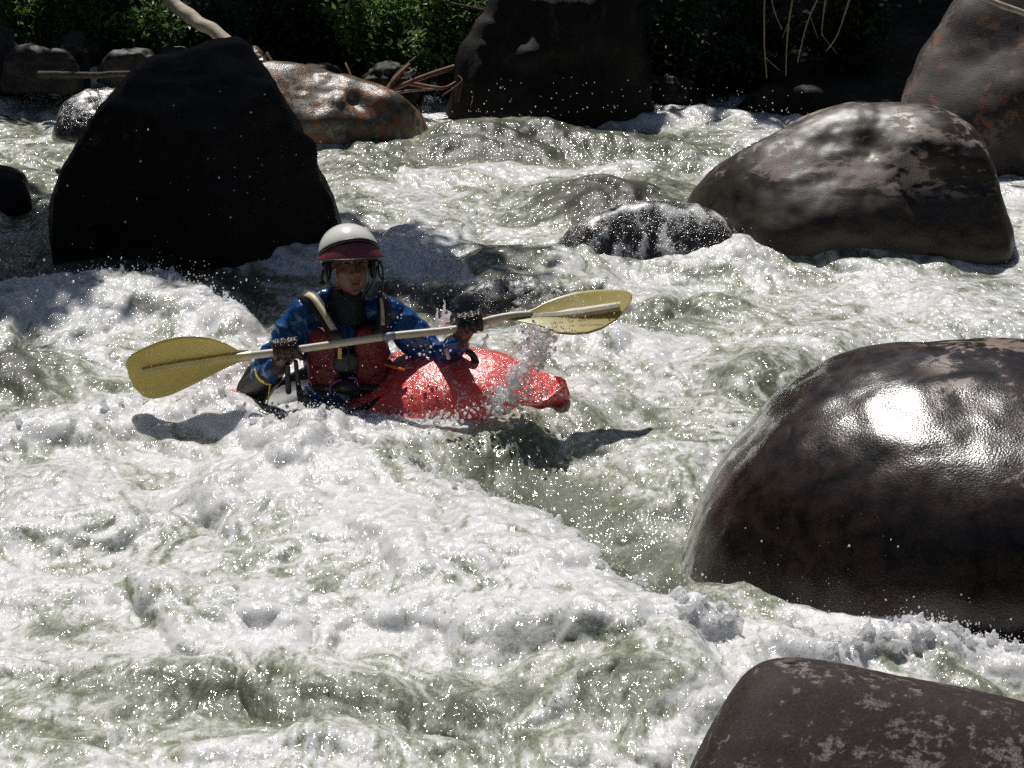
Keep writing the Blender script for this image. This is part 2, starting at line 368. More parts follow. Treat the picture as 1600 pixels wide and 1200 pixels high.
def rock_mat(name, dark, mid, pale, patch=0.55, wet=0.25, dry=0.7, scale=3.0, lichen=None, lich=0.7, wet_z=None, speck=1.0, gb=0.25, spec=0.5, hz=None, stretch=(1, 1, 1), medb=0.35, film=False):
    t = NT(name); pv = t.pos(stretch)
    big = t.noise(scale, 6, 0.62, 0.6, pv); med = t.noise(scale * 6, 5, 0.65, 0.4, pv); fin = t.noise(140, 2, 0.6)
    c = t.mix(t.mr(med, 0.3, 0.7), dark, mid)
    pm = t.mr(t.math('ADD', big, t.math('MULTIPLY', t.math('SUBTRACT', med, 0.5), 0.8)), patch, patch + 0.1)
    g = t.n('NewGeometry'); sep = t.n('SeparateXYZ'); t.set(sep, 0, g.outputs['Position'])
    if wet_z is not None:            # splash line: rock below it is wet and dark
        zz = t.math('ADD', sep.outputs[2], t.math('MULTIPLY', t.math('SUBTRACT', big, 0.5), 0.35))
        dm = t.mr(zz, wet_z - 0.05, wet_z + 0.06); pm = t.math('MULTIPLY', pm, dm)
    if hz is not None:               # the dry patch sits on one side only
        xx = t.math('ADD', sep.outputs[0], t.math('MULTIPLY', t.math('SUBTRACT', big, 0.5), 0.3))
        pm = t.math('MULTIPLY', pm, t.mr(xx, hz[0], hz[1]))
    c = t.mix(pm, c, pale)
    if lichen:
        lm = t.mr(t.noise(scale * 3.1, 6, 0.7, 0.3, t.pos((1, 1.1, 0.9), (0.4, 0.2, 0.7))), lich, lich + 0.06); c = t.mix(lm, c, lichen)
    c = t.mix(t.mr(fin, 0.35, 0.7, 0.0, 0.35 * speck), c, tuple(x * 0.35 for x in dark))
    ro = t.math('ADD', t.mr(pm, 0, 1, wet, dry), t.math('MULTIPLY', t.math('SUBTRACT', med, 0.5), 0.25))
    h = t.math('ADD', t.math('MULTIPLY', med, medb), t.math('MULTIPLY', fin, 0.5))
    if film:
        wt = t.attr('wet'); fv = t.pos((1, 1, 0.4)); f1 = t.noise(60, 2, 0.6, 0, fv); f2 = t.noise(150, 1, 0.6, 0, fv)
        ff = t.math('ADD', t.attr('foam'), t.math('ADD', t.math('MULTIPLY', t.math('SUBTRACT', f1, 0.5), 1.0), t.math('MULTIPLY', t.math('SUBTRACT', f2, 0.5), 0.7)))
        c = t.mix(t.math('MULTIPLY', t.mr(ff, 0.4, 1.0), wt), c, (0.66, 0.66, 0.64))
        t.p(Coat_Weight=wt, Coat_Roughness=0.16, Coat_IOR=1.45, Coat_Normal=t.bump(t.math('ADD', f1, t.math('MULTIPLY', f2, 0.5)), 1.0, 0.016))
    t.p(Base_Color=c, Roughness=ro, Normal=t.bump(h, gb, 0.02), Specular_IOR_Level=spec)
    return t.m
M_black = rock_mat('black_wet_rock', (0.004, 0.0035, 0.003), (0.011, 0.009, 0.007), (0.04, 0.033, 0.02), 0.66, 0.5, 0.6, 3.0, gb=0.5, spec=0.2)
M_right = rock_mat('glossy_brown_rock', (0.008, 0.006, 0.005), (0.046, 0.027, 0.018), (0.20, 0.14, 0.115), 0.545, 0.23, 0.5, 2.2, speck=1.0, gb=0.16, medb=0.04, film=True, hz=(1.35, 1.6), wet_z=0.14)
M_mid = rock_mat('patchy_grey_rock', (0.016, 0.011, 0.007), (0.060, 0.042, 0.026), (0.31, 0.25, 0.225), 0.535, 0.46, 0.8, 2.3, wet_z=0.50, gb=0.14, medb=0.25, stretch=(0.7, 1, 1.5))
M_front = rock_mat('mottled_grey_rock', (0.020, 0.014, 0.012), (0.058, 0.040, 0.035), (0.24, 0.205, 0.195), 0.555, 0.72, 0.8, 6.0, speck=2.2, gb=0.10, spec=0.2)
M_orange = rock_mat('orange_stained_rock', (0.06, 0.048, 0.036), (0.15, 0.125, 0.10), (0.27, 0.235, 0.20), 0.52, 0.30, 0.6, 2.6, lichen=(0.24, 0.095, 0.028), lich=0.50, gb=0.3)
M_lichen = rock_mat('lichened_grey_rock', (0.022, 0.015, 0.012), (0.060, 0.042, 0.034), (0.115, 0.09, 0.078), 0.55, 0.6, 0.75, 3.0, lichen=(0.20, 0.075, 0.035), lich=0.57, gb=0.25)
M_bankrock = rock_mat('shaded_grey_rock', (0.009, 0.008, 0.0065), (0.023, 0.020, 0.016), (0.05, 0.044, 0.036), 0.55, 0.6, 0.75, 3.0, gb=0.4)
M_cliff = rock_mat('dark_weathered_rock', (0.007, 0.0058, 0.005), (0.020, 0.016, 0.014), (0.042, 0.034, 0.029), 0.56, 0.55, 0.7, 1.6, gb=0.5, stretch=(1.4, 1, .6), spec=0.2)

rock('boulder', [(1010, 1150), (1030, 930), (1075, 790), (1140, 664), (1240, 552), (1340, 492), (1450, 464), (1570, 466), (1780, 520), (1900, 720), (1900, 1150)], 7.75, (1470, 830),
     [((-0.02, -0.15, 0.985), 0.66), ((-0.12, -0.54, 0.83), 0.76), ((-0.5, -0.35, 0.79), 0.76), ((-0.05, -1, -0.04), 0.92), ((-0.66, -0.72, 0.2), 0.84), ((0, 1, 0), 0.8), ((0, 0.7, 0.7), 0.75), ((0, 0, -1), 0.7)], 8, M_right,
     'large black glossy wet boulder with brown top and glaring sun reflection', amp=0.022, f=1.8, seed=3, fine=0.001)
rock('boulder', [(1000, 1400), (1040, 1255), (1110, 1130), (1155, 1040), (1220, 1008), (1340, 1030), (1500, 1068), (1680, 1100), (1900, 1190), (1950, 1500), (1000, 1500)], 5.55, (1420, 1240),
     [((0.0, -0.55, 0.84), 0.40), ((-0.25, -0.95, 0.3), 0.62), ((0, 1, 0.1), 0.6), ((0, 0.7, 0.7), 0.46), ((0, 0, -1), 0.7)], 9, M_front,
     'mottled grey dry boulder with pale speckles and a small leaf on its top', amp=0.014, f=1.6, seed=8, fine=0.0008)
rock('boulder', [(1080, 430), (1085, 300), (1150, 236), (1240, 190), (1330, 163), (1420, 158), (1500, 186), (1550, 240), (1572, 330), (1575, 430)], 12.35, (1335, 310),
     [((-0.25, -0.62, 0.75), 0.42), ((0.15, -0.85, 0.45), 0.56), ((0.0, -1, -0.12), 0.62), ((-0.8, -0.5, 0.25), 0.66), ((0, 1, 0), 0.7), ((0, .7, .7), .6), ((0, 0, -1), 0.5)], 9, M_mid,
     'humped boulder with pale pinkish dry patches and dark wet base', amp=0.035, f=2.0, seed=12, bumps=[((0.62, -0.72, 0.22), 0.26, -0.14), ((0.45, -0.6, 0.65), 0.22, 0.05), ((0.1, -0.6, 0.75), 0.2, -0.035)])
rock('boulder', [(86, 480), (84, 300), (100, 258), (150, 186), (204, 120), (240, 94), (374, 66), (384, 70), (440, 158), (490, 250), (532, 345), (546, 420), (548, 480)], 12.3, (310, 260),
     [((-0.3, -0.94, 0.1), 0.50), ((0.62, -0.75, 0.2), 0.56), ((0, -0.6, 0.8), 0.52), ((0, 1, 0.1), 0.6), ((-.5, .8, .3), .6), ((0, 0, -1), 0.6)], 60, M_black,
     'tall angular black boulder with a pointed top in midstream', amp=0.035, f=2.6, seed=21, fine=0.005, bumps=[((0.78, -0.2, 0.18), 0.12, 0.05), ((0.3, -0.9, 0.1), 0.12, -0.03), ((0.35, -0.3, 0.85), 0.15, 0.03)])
rock('boulder', [(330, 240), (350, 115), (400, 98), (470, 100), (540, 118), (612, 144), (652, 170), (668, 200), (668, 240)], 15.5, (510, 180),
     [((0.1, -0.7, 0.7), 0.24), ((0.1, -1, 0.0), 0.34), ((0.75, -0.6, 0.2), 0.52), ((0, 1, 0), 0.5), ((0, 0, -1), 0.3)], 16, M_orange,
     'low elongated boulder with orange stain and shiny wet rounded end', sub=5, amp=0.04, f=2.6, seed=31, bumps=[((0.85, -0.4, 0.3), 0.16, 0.05), ((0.62, -0.6, 0.35), 0.14, -0.05), ((0.3, -0.8, 0.4), 0.18, 0.03)])
rock('boulder', [(1408, 300), (1410, 150), (1442, 78), (1490, 4), (1540, -40), (1700, -60), (1800, 40), (1820, 300)], 15.0, (1600, 140),
     [((-0.35, -0.75, 0.55), 0.50), ((0.0, -0.97, 0.0), 0.60), ((0, 1, 0), 0.8), ((0, 0, -1), 0.6)], 14, M_lichen,
     'steep grey boulder with orange lichen specks at the far bank', sub=5, amp=0.03, f=2.2, seed=41)
rock('boulder', [(678, 260), (704, 150), (764, 0), (815, -110), (880, -150), (950, -110), (990, 0), (1012, 110), (1016, 260)], 16.6, (855, 90),
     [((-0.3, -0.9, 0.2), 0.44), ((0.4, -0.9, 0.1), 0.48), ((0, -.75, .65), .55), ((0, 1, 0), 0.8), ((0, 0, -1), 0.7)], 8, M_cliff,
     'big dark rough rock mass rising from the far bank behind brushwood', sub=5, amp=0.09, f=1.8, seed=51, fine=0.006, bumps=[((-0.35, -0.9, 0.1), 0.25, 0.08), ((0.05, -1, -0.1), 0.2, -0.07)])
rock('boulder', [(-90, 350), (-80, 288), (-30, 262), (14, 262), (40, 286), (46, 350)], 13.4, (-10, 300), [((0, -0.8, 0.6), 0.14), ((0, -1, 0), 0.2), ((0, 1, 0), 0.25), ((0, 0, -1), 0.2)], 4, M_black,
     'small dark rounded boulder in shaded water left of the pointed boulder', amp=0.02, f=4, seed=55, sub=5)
# rocks that the river pours over
for (ol, y0, c, pl, lab, sd) in [
    ([(850, 490), (870, 392), (930, 342), (1030, 320), (1110, 332), (1140, 382), (1150, 490)], 12.0, (1010, 400), [((0, -0.8, 0.6), 0.20), ((0, -1, 0.05), 0.27), ((0, 1, 0), 0.4), ((0, 0, -1), 0.3)], 'dark brown rock under a sheet of falling water beside the patchy boulder', 61),
    ([(690, 520), (720, 462), (790, 438), (860, 446), (905, 472), (910, 520)], 11.2, (800, 470), [((0, -0.7, 0.7), 0.10), ((0, -1, 0.1), 0.22), ((0, 1, 0), 0.3), ((0, 0, -1), 0.2)], 'small brown hump of rock washed by foam behind the paddle blade', 65),
    ([(-60, 720), (-50, 590), (10, 566), (70, 590), (104, 640), (110, 720)], 9.6, (20, 650), [((0.2, -0.8, 0.6), 0.13), ((0, -1, 0.05), 0.2), ((0, 1, 0), 0.3), ((0, 0, -1), 0.3)], 'dark wet rock half drowned at the edge left of the paddle', 69),
    ([(90, 220), (104, 160), (140, 142), (190, 140), (222, 160), (240, 220)], 14.6, (165, 190), [((0, -0.7, 0.7), 0.12), ((0, -1, 0.1), 0.2), ((0, 1, 0), 0.3), ((0, 0, -1), 0.2)], 'grey rock awash just behind the pointed boulder', 73)]:
    rock('boulder', ol, y0, c, pl, 7, M_black if sd in (69,) else M_orange if sd == 73 else M_right, lab, sub=5, amp=0.02, f=4, seed=sd, fine=0.004)

# ================================================================== FAR BANK
def bank_edge(x): return 16.75 + 0.25 * np.sin(x * 1.3) + 0.12 * np.sin(x * 3.7 + 1) - 0.035 * np.clip(-x, 0, 9) + 0.9 * sstep(1.0, -1.2, x)
bx = np.linspace(-24, 24, 200); bt = np.concatenate([np.linspace(-0.8, 4, 60), np.linspace(4.3, 34, 40)])
BX, BT = np.meshgrid(bx, bt); BY = bank_edge(BX) + BT
BZ = zbase(16.9) - 0.12 + np.where(BT < 0, BT * 0.5, 0.30 * BT ** 0.9) + 0.08 * fbm(BX * 1.2, BY * 1.2, 4, 91) * sstep(-0.5, 0.6, BT)
bi = np.arange(BX.size).reshape(BX.shape)
bq = np.stack([bi[:-1, :-1], bi[:-1, 1:], bi[1:, 1:], bi[1:, :-1]], -1).reshape(-1, 4)
M_soil = simple('leaf_litter_soil', (0.045, 0.034, 0.022), 0.9, 0.5, 12, 0.8, 0.03)
tag(npmesh('river_bank', np.stack([BX, BY, BZ], -1).reshape(-1, 3), bq, M_soil), kind='structure')
def bank_z(x, y):
    T = y - float(bank_edge(np.float64(x))); return zbase(16.9) - 0.12 + (T * 0.5 if T < 0 else 0.30 * T ** 0.9)
M_bed = simple('river_bed', (0.06, 0.05, 0.035), 0.9, 0.4, 5, 0.5, 0.03)
gx = np.linspace(-40, 40, 41); gy = np.concatenate([np.linspace(-30, 15.5, 30), np.linspace(60, 300, 4)]); GGX, GGY = np.meshgrid(np.sign(gx) * np.abs(gx) ** 1.5, gy)
gi = np.arange(GGX.size).reshape(GGX.shape); gq = np.stack([gi[:-1, :-1], gi[:-1, 1:], gi[1:, 1:], gi[1:, :-1]], -1).reshape(-1, 4)
GGZ = -0.9 + 0.0 * GGX + 0.05 * fbm(GGX * .3, GGY * .3, 2, 3)
tag(npmesh('ground', np.stack([GGX, GGY, GGZ], -1).reshape(-1, 3), gq, M_bed), kind='structure')

# ================================================================== TREES, SHRUBS, DRIFTWOOD
def leaf_mat(name, a, b):
    t = NT(name); r = t.attr('rnd'); c = t.mix(r, a, b)
    t.p(Base_Color=c, Roughness=0.45)
    tr = t.n('BsdfTranslucent', Color=t.mix(r, tuple(x * 1.3 for x in a), tuple(x * 1.5 for x in b)))
    mx = t.n('MixShader'); mx.inputs[0].default_value = 0.45
    t.t.links.new(t.b.outputs[0], mx.inputs[1]); t.t.links.new(tr.outputs[0], mx.inputs[2]); t.t.links.new(mx.outputs[0], t.out.inputs[0])
    return t.m
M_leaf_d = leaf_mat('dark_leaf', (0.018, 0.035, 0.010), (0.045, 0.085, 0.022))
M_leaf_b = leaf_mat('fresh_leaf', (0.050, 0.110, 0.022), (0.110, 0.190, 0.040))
M_bark = simple('bark', (0.055, 0.043, 0.032), 0.9, 0.4, 25, 0.8, 0.01)
M_pale_wood = simple('bleached_wood', (0.40, 0.34, 0.26), 0.75, 0.25, 18, 0.4, 0.006)
M_twig = simple('dry_twig', (0.22, 0.17, 0.12), 0.85, 0.3, 30, 0.4, 0.004)
M_redwood = simple('reddish_branch', (0.17, 0.085, 0.055), 0.8, 0.3, 30, 0.4, 0.004)
# openings in the canopy that let the sun through to single spots on the bank
SH = np.array(to_sun)
GAPS = [(np.array(W(690, 45, 17.15)), 0.62), (np.array(W(315, 30, 17.0)), 0.34), (np.array(W(245, 40, 17.4)), 0.20), (np.array(W(40, 30, 17.8)), 0.16), (np.array(W(1520, 60, 15.0)), 0.75), (np.array(W(500, 130, 15.6)), 0.9), (np.array(W(400, 92, 16.4)), 0.25), (np.array(W(620, 135, 16.6)), 0.3), (np.array(W(1250, 50, 16.9)), 0.12)]
def clear_sun(Pn):
    keep = np.ones(len(Pn), bool)
    for g, r in GAPS:
        d = Pn - g; s = d @ SH; q = d - s[:, None] * SH
        keep &= ~(((q ** 2).sum(1) < r * r) & (s > 0.5))
    return keep
def leaves(name, clumps, per, size, mat, parent, rng, spread=1.0, gap=True):
    cs = np.array([c for c, _ in clumps], np.float32); rs = np.array([r for _, r in clumps], np.float32)
    k = np.repeat(np.arange(len(cs)), per)
    Pn = cs[k] + rng.normal(size=(len(k), 3)) * (rs[k][:, None] * 0.5 * np.array([1, 1, 0.75]))
    if gap: Pn = Pn[clear_sun(Pn)]
    n = len(Pn); ax = rng.normal(size=(n, 3)); ax[:, 2] -= 0.3; ax /= np.linalg.norm(ax, axis=1)[:, None]
    nr = rng.normal(size=(n, 3)) * 0.7; nr[:, 2] += 1.0
    sd = np.cross(nr, ax); sd /= np.linalg.norm(sd, axis=1)[:, None] + 1e-9; nm = np.cross(ax, sd)
    L = size * rng.uniform(0.6, 1.25, n)[:, None]
    base = Pn - ax * L * 0.5; tip = Pn + ax * L * 0.5 - nm * L * 0.08
    l = Pn - ax * L * 0.06 + sd * L * 0.27 + nm * L * 0.07; r = Pn - ax * L * 0.06 - sd * L * 0.27 + nm * L * 0.07
    V = np.stack([base, l, tip, r], 1).reshape(-1, 3); i = np.arange(n)[:, None] * 4
    Fc = np.concatenate([i + [[0, 2, 1]], i + [[0, 3, 2]]], 0)
    o = npmesh(name, V, Fc, mat, parent, smooth=False, attrs={'rnd': np.repeat(rng.random(n), 4)})
    return o
def tree(name, x, y, h, cc, cr, label, seed, n_cl=26, per=200, size=0.16, mat=None, cat='tree', group='trees over the far bank', tr=0.12, clr=0.75, gap=True):
    rng = np.random.default_rng(seed); z0 = bank_z(x, y) - 0.1 if y > 14 else -0.6
    root = empty(name, (x, y, z0)); tag(root, label, cat, group)
    base = Vector((x, y, z0)); top = Vector(cc) + Vector((0, 0, cr[2] * 0.4)); bm = bmesh.new()
    trunk = smooth_path([base, base.lerp(top, 0.35) + Vector((rng.normal() * 0.15, rng.normal() * 0.1, 0.1)), base.lerp(top, 0.7), top], 4)
    add_tube(bm, trunk, [tr * (1 - 0.75 * i / (len(trunk) - 1)) for i in range(len(trunk))], 9)
    cl = []
    for i in range(n_cl):
        d = rng.normal(size=3); d /= np.linalg.norm(d); q = rng.uniform(0.35, 1.0) ** 0.5
        c = np.array(cc) + d * np.array(cr) * q; cl.append((c, clr * rng.uniform(0.7, 1.2)))
        if i % 2 == 0:
            s = trunk[int(rng.integers(len(trunk) // 2, len(trunk)))]; e = Vector(c)
            m = s.lerp(e, 0.5) + Vector((0, 0, 0.15)); pp = smooth_path([s, m, e], 4)
            add_tube(bm, pp, [tr * 0.35 * (1 - 0.8 * j / (len(pp) - 1)) for j in range(len(pp))], 6)
    bmobj('trunk', bm, M_bark, root)
    leaves('crown', cl, per, size, mat or M_leaf_d, root, rng, gap=gap)
    return root
# canopy over the far bank; crowns stand behind the water's edge so that the rapids stay in the sun
i = 0
for row, (yy0, zc, hh) in enumerate([(20.4, 4.0, 1.5), (23.6, 5.2, 2.2)]):
    for xx in np.arange(-10.5, 10.6, 3.0 if row == 0 else 3.5):
        x = xx + (0.9 if row else 0); i += 1
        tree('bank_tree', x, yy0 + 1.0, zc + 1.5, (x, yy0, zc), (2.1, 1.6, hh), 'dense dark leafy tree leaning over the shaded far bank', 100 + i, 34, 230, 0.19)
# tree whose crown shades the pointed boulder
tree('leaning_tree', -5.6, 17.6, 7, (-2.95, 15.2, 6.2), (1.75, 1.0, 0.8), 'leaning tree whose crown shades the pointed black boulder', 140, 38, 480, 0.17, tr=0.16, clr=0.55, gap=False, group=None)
# unseen trees added at either side and behind the photographer to block sky light
for j, (x, y) in enumerate([(-11, 3), (-12, 9), (-11, 14.5), (12, 4), (12.5, 10), (11.5, 15), (-6, -9), (0, -10), (6, -9), (-11, -4), (11, -4), (-3, -12), (3, -12), (-8, -14), (8, -14), (0, -15)]):
    tree('bank_tree', x, y, 8, (x * 0.95, y, 4.6), (2.8, 2.8, 4.2), 'tall broad leafy tree added unseen on the near river bank to block sky light', 170 + j, 40, 130, 0.42, group='added unseen trees on the near banks', clr=1.3, gap=False)

def shrub(name, px, y, rad, label, seed, n_cl=10, per=140, size=0.055, mat=None, group=None):
    rng = np.random.default_rng(seed); u, v = px; c = W(u, v, y); z0 = bank_z(c.x, y) - 0.05
    root = empty(name, (c.x, y + 0.1, z0)); tag(root, label, 'shrub', group)
    cl = []; bm = bmesh.new(); base = Vector((c.x, y + 0.15, z0))
    for i in range(n_cl):
        d = rng.normal(size=3); d /= np.linalg.norm(d); p = np.array(c) + d * np.array(rad) * rng.uniform(0.2, 1)
        p[2] = max(p[2], z0 + 0.12); cl.append((p, 0.17 * rng.uniform(0.7, 1.4)))
        pp = smooth_path([base + Vector((rng.normal() * 0.04, 0, 0)), base.lerp(Vector(p), 0.55) + Vector((0, 0, 0.08)), Vector(p)], 4)
        add_tube(bm, pp, [0.012 * (1 - 0.7 * j / (len(pp) - 1)) for j in range(len(pp))], 5)
    bmobj('stem', bm, M_bark, root)
    leaves('foliage', cl, per, size, mat or M_leaf_d, root, rng); return root
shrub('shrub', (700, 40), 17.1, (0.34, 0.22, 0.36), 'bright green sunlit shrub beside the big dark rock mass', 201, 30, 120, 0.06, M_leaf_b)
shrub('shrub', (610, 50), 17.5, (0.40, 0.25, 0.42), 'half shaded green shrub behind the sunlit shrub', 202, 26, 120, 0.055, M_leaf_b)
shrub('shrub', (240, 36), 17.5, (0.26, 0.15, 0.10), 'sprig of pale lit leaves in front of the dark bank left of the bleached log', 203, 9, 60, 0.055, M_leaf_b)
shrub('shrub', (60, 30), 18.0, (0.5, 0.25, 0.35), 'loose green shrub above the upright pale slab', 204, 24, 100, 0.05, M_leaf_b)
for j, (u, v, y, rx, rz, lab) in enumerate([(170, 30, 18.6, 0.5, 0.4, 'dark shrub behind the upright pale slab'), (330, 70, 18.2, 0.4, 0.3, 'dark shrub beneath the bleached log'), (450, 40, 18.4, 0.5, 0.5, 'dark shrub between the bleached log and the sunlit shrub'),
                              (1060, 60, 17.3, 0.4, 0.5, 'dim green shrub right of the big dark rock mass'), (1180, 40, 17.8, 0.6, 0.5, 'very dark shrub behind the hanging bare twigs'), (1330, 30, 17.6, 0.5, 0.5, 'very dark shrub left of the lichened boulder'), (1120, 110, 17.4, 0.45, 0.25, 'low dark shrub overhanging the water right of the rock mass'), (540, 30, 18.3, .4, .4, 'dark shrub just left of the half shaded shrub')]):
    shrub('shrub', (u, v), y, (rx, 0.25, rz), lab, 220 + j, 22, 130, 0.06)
# stones along the foot of the bank
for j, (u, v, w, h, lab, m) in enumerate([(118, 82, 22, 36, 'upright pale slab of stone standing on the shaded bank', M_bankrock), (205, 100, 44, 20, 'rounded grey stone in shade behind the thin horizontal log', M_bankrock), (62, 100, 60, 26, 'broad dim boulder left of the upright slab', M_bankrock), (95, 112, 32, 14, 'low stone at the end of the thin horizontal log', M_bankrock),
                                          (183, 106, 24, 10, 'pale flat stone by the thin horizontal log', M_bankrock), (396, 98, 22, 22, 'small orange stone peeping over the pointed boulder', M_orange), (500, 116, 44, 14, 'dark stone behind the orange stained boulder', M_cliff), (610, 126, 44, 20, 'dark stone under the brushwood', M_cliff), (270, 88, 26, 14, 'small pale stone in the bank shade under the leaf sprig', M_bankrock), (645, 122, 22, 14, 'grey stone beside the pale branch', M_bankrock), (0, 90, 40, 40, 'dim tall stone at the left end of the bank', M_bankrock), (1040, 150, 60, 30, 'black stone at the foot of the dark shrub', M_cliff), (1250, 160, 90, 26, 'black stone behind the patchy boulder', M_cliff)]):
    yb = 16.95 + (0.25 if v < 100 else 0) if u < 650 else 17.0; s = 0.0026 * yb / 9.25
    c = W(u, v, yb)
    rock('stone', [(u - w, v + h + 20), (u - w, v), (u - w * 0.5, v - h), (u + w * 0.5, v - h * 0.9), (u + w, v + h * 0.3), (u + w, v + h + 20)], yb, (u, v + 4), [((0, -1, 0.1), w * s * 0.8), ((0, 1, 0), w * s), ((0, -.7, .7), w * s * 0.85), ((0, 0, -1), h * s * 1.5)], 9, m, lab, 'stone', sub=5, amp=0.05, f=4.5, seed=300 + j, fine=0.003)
def stick(name, pts, r0, r1, mat, label, cat='branch', group=None, twigs=(), seg=8):
    pp = smooth_path([Vector(p) for p in pts], 6); bm = bmesh.new(); n = len(pp)
    pp = [p + Vector(mnoise.noise_vector(p * 6)) * r0 * 0.5 for p in pp]
    add_tube(bm, pp, [(r0 + (r1 - r0) * i / (n - 1)) * (1 + 0.12 * mnoise.noise(p * 9)) for i, p in enumerate(pp)], seg)
    for t in twigs:
        q = smooth_path([Vector(p) for p in t], 4); add_tube(bm, q, [r1 * (1.0 - 0.6 * i / (len(q) - 1)) for i in range(len(q))], 6)
    return tag(bmobj(name, bm, mat), label, cat, group)
w = W
stick('log', [w(225, -60, 17.6), w(268, 0, 17.3), w(300, 28, 17.1), w(335, 52, 16.9), w(365, 80, 16.7)], 0.058, 0.046, M_pale_wood, 'bleached bare log slanting down behind the pointed boulder', 'log', seg=12)
stick('log', [w(60, 116, 16.5), w(130, 117, 16.4), w(216, 113, 16.3), w(300, 110, 16.3)], 0.026, 0.018, M_bark, 'thin dark log lying level at the waterline', 'log')
stick('branch', [w(556, 172, 16.2), w(600, 146, 16.3), w(650, 125, 16.4), w(710, 105, 16.5)], 0.012, 0.02, M_redwood, 'reddish driftwood branch slanting up to the dark rock mass', twigs=[[w(600, 146, 16.3), w(625, 115, 16.4), w(640, 100, 16.5)], [w(640, 130, 16.4), w(690, 138, 16.3), w(712, 128, 16.4)]])
stick('branch', [w(590, 152, 16.2), w(640, 142, 16.3), w(690, 139, 16.3)], 0.012, 0.007, M_twig, 'straight grey driftwood stick low over the water', twigs=[[w(605, 150, 16.2), w(615, 120, 16.3), w(650, 88, 16.5)]])
stick('branch', [w(690, 150, 16.2), w(720, 128, 16.25), w(716, 118, 16.3)], 0.006, 0.004, M_redwood, 'short rusty twig leaning on the dark rock mass', twigs=[[w(735, 168, 16.1), w(742, 140, 16.2), w(736, 132, 16.2)], [w(716, 160, 16.2), w(722, 130, 16.2)]])
stick('branch', [w(540, 98, 16.6), w(545, 108, 16.6), w(552, 124, 16.6)], 0.007, 0.004, M_pale_wood, 'short pale stick poking up behind the orange stained boulder', group=None)
stick('branch', [w(416, 82, 16.3), w(424, 94, 16.3), w(436, 110, 16.3)], 0.009, 0.006, M_pale_wood, 'broken pale stick right of the small orange stone')
stick('branch', [w(670, -6, 16.9), w(710, 6, 16.8), w(765, 18, 16.7)], 0.012, 0.008, M_bark, 'dark bare branch crossing in front of the sunlit shrub')
stick('branch', [w(1520, -12, 14.6), w(1560, 6, 14.5), w(1620, 26, 14.4)], 0.022, 0.018, M_pale_wood, 'pale bare branch lying across the lichened boulder')
stick('branch', [w(-25, 176, 12.6), w(4, 180, 12.55), w(26, 190, 12.5)], 0.006, 0.003, M_bark, 'small dark twig sticking in over the water', twigs=[[w(4, 180, 12.55), w(18, 182, 12.5), w(24, 177, 12.5)]])
for j, (pp, tw) in enumerate([([(1212, -60), (1206, 0), (1222, 46)], []), ([(1250, -60), (1232, 40), (1228, 118)], [[(1234, 30), (1222, 60)]]), ([(1196, -40), (1194, 60), (1198, 122)], [[(1196, 90), (1218, 110)]]), ([(1300, -40), (1266, 24), (1246, 98)], [[(1266, 24), (1278, 60)], [(1300, -40), (1284, 40)]]),
                              ([(1340, -40), (1310, 50), (1290, 80)], [[(1284, 54), (1308, 84)]]), ([(1296, -60), (1288, 10), (1283, 55)], [])]):
    stick('branch', [w(u, v, 16.0 + 0.05 * j) for u, v in pp], 0.008, 0.003, M_twig, 'thin pale bare twig hanging over the water from the dark trees', 'branch', 'bare twigs hanging from the dark trees', [[w(u, v, 16.0 + 0.05 * j) for u, v in q] for q in tw], 6)
# leaf on the near boulder is added with the small things

# ================================================================== KAYAK
YK = 9.30
def J(u, v, dy=0.0): return W(u, v, YK + dy)
ka = R(17); kp = R(10); kr = R(24)
KX = Vector((math.cos(ka) * math.cos(kp), -math.sin(ka) * math.cos(kp), math.sin(kp)))
KS = Vector((math.sin(ka), math.cos(ka), 0))            # to the paddler's left, away from the camera
KZ = KX.cross(KS).normalized()
KS, KZ = KS * math.cos(kr) + KZ * math.sin(kr), KZ * math.cos(kr) - KS * math.sin(kr)
KO = J(532, 632, 0.04)
def K(s, a, b): return KO + KX * s * 0.94 + KS * a + KZ * b
st = [(-1.15, .03, -.02, -.06), (-1.05, .10, .00, -.11), (-.8, .21, .01, -.17), (-.45, .29, .02, -.23), (0, .325, .035, -.25), (.2, .315, .11, -.25), (.42, .29, .150, -.23), (.62, .245, .135, -.20), (.80, .200, .085, -.18), (.93, .17, .035, -.17), (1.02, .15, .0, -.16), (1.05, .14, -.01, -.16)]
ss = np.array(st); sf = np.linspace(-1.15, 1.05, 70)
wv = np.interp(sf, ss[:, 0], ss[:, 1]); dv_ = np.interp(sf, ss[:, 0], ss[:, 2]); hv = np.interp(sf, ss[:, 0], ss[:, 3])
ker = np.array([1, 2, 3, 2, 1]) / 9
sm = lambda q: np.convolve(np.pad(q, 2, 'edge'), ker, 'valid')
wv, dv_, hv = sm(wv), sm(dv_), sm(hv)
wv, dv_, hv = sm(wv), sm(dv_), sm(hv); tp_ = np.sqrt(np.clip((1.052 - sf) / 0.30, 0, 1)); tb_ = np.sqrt(np.clip((sf + 1.152) / 0.16, 0, 1)); tp_ = tp_ * tb_
md_ = 0.5 * (dv_ + hv); wv = wv * tp_ ; dv_ = md_ + (dv_ - md_) * tp_; hv = md_ + (hv - md_) * tp_
bm = bmesh.new(); rings = []; NS = 40
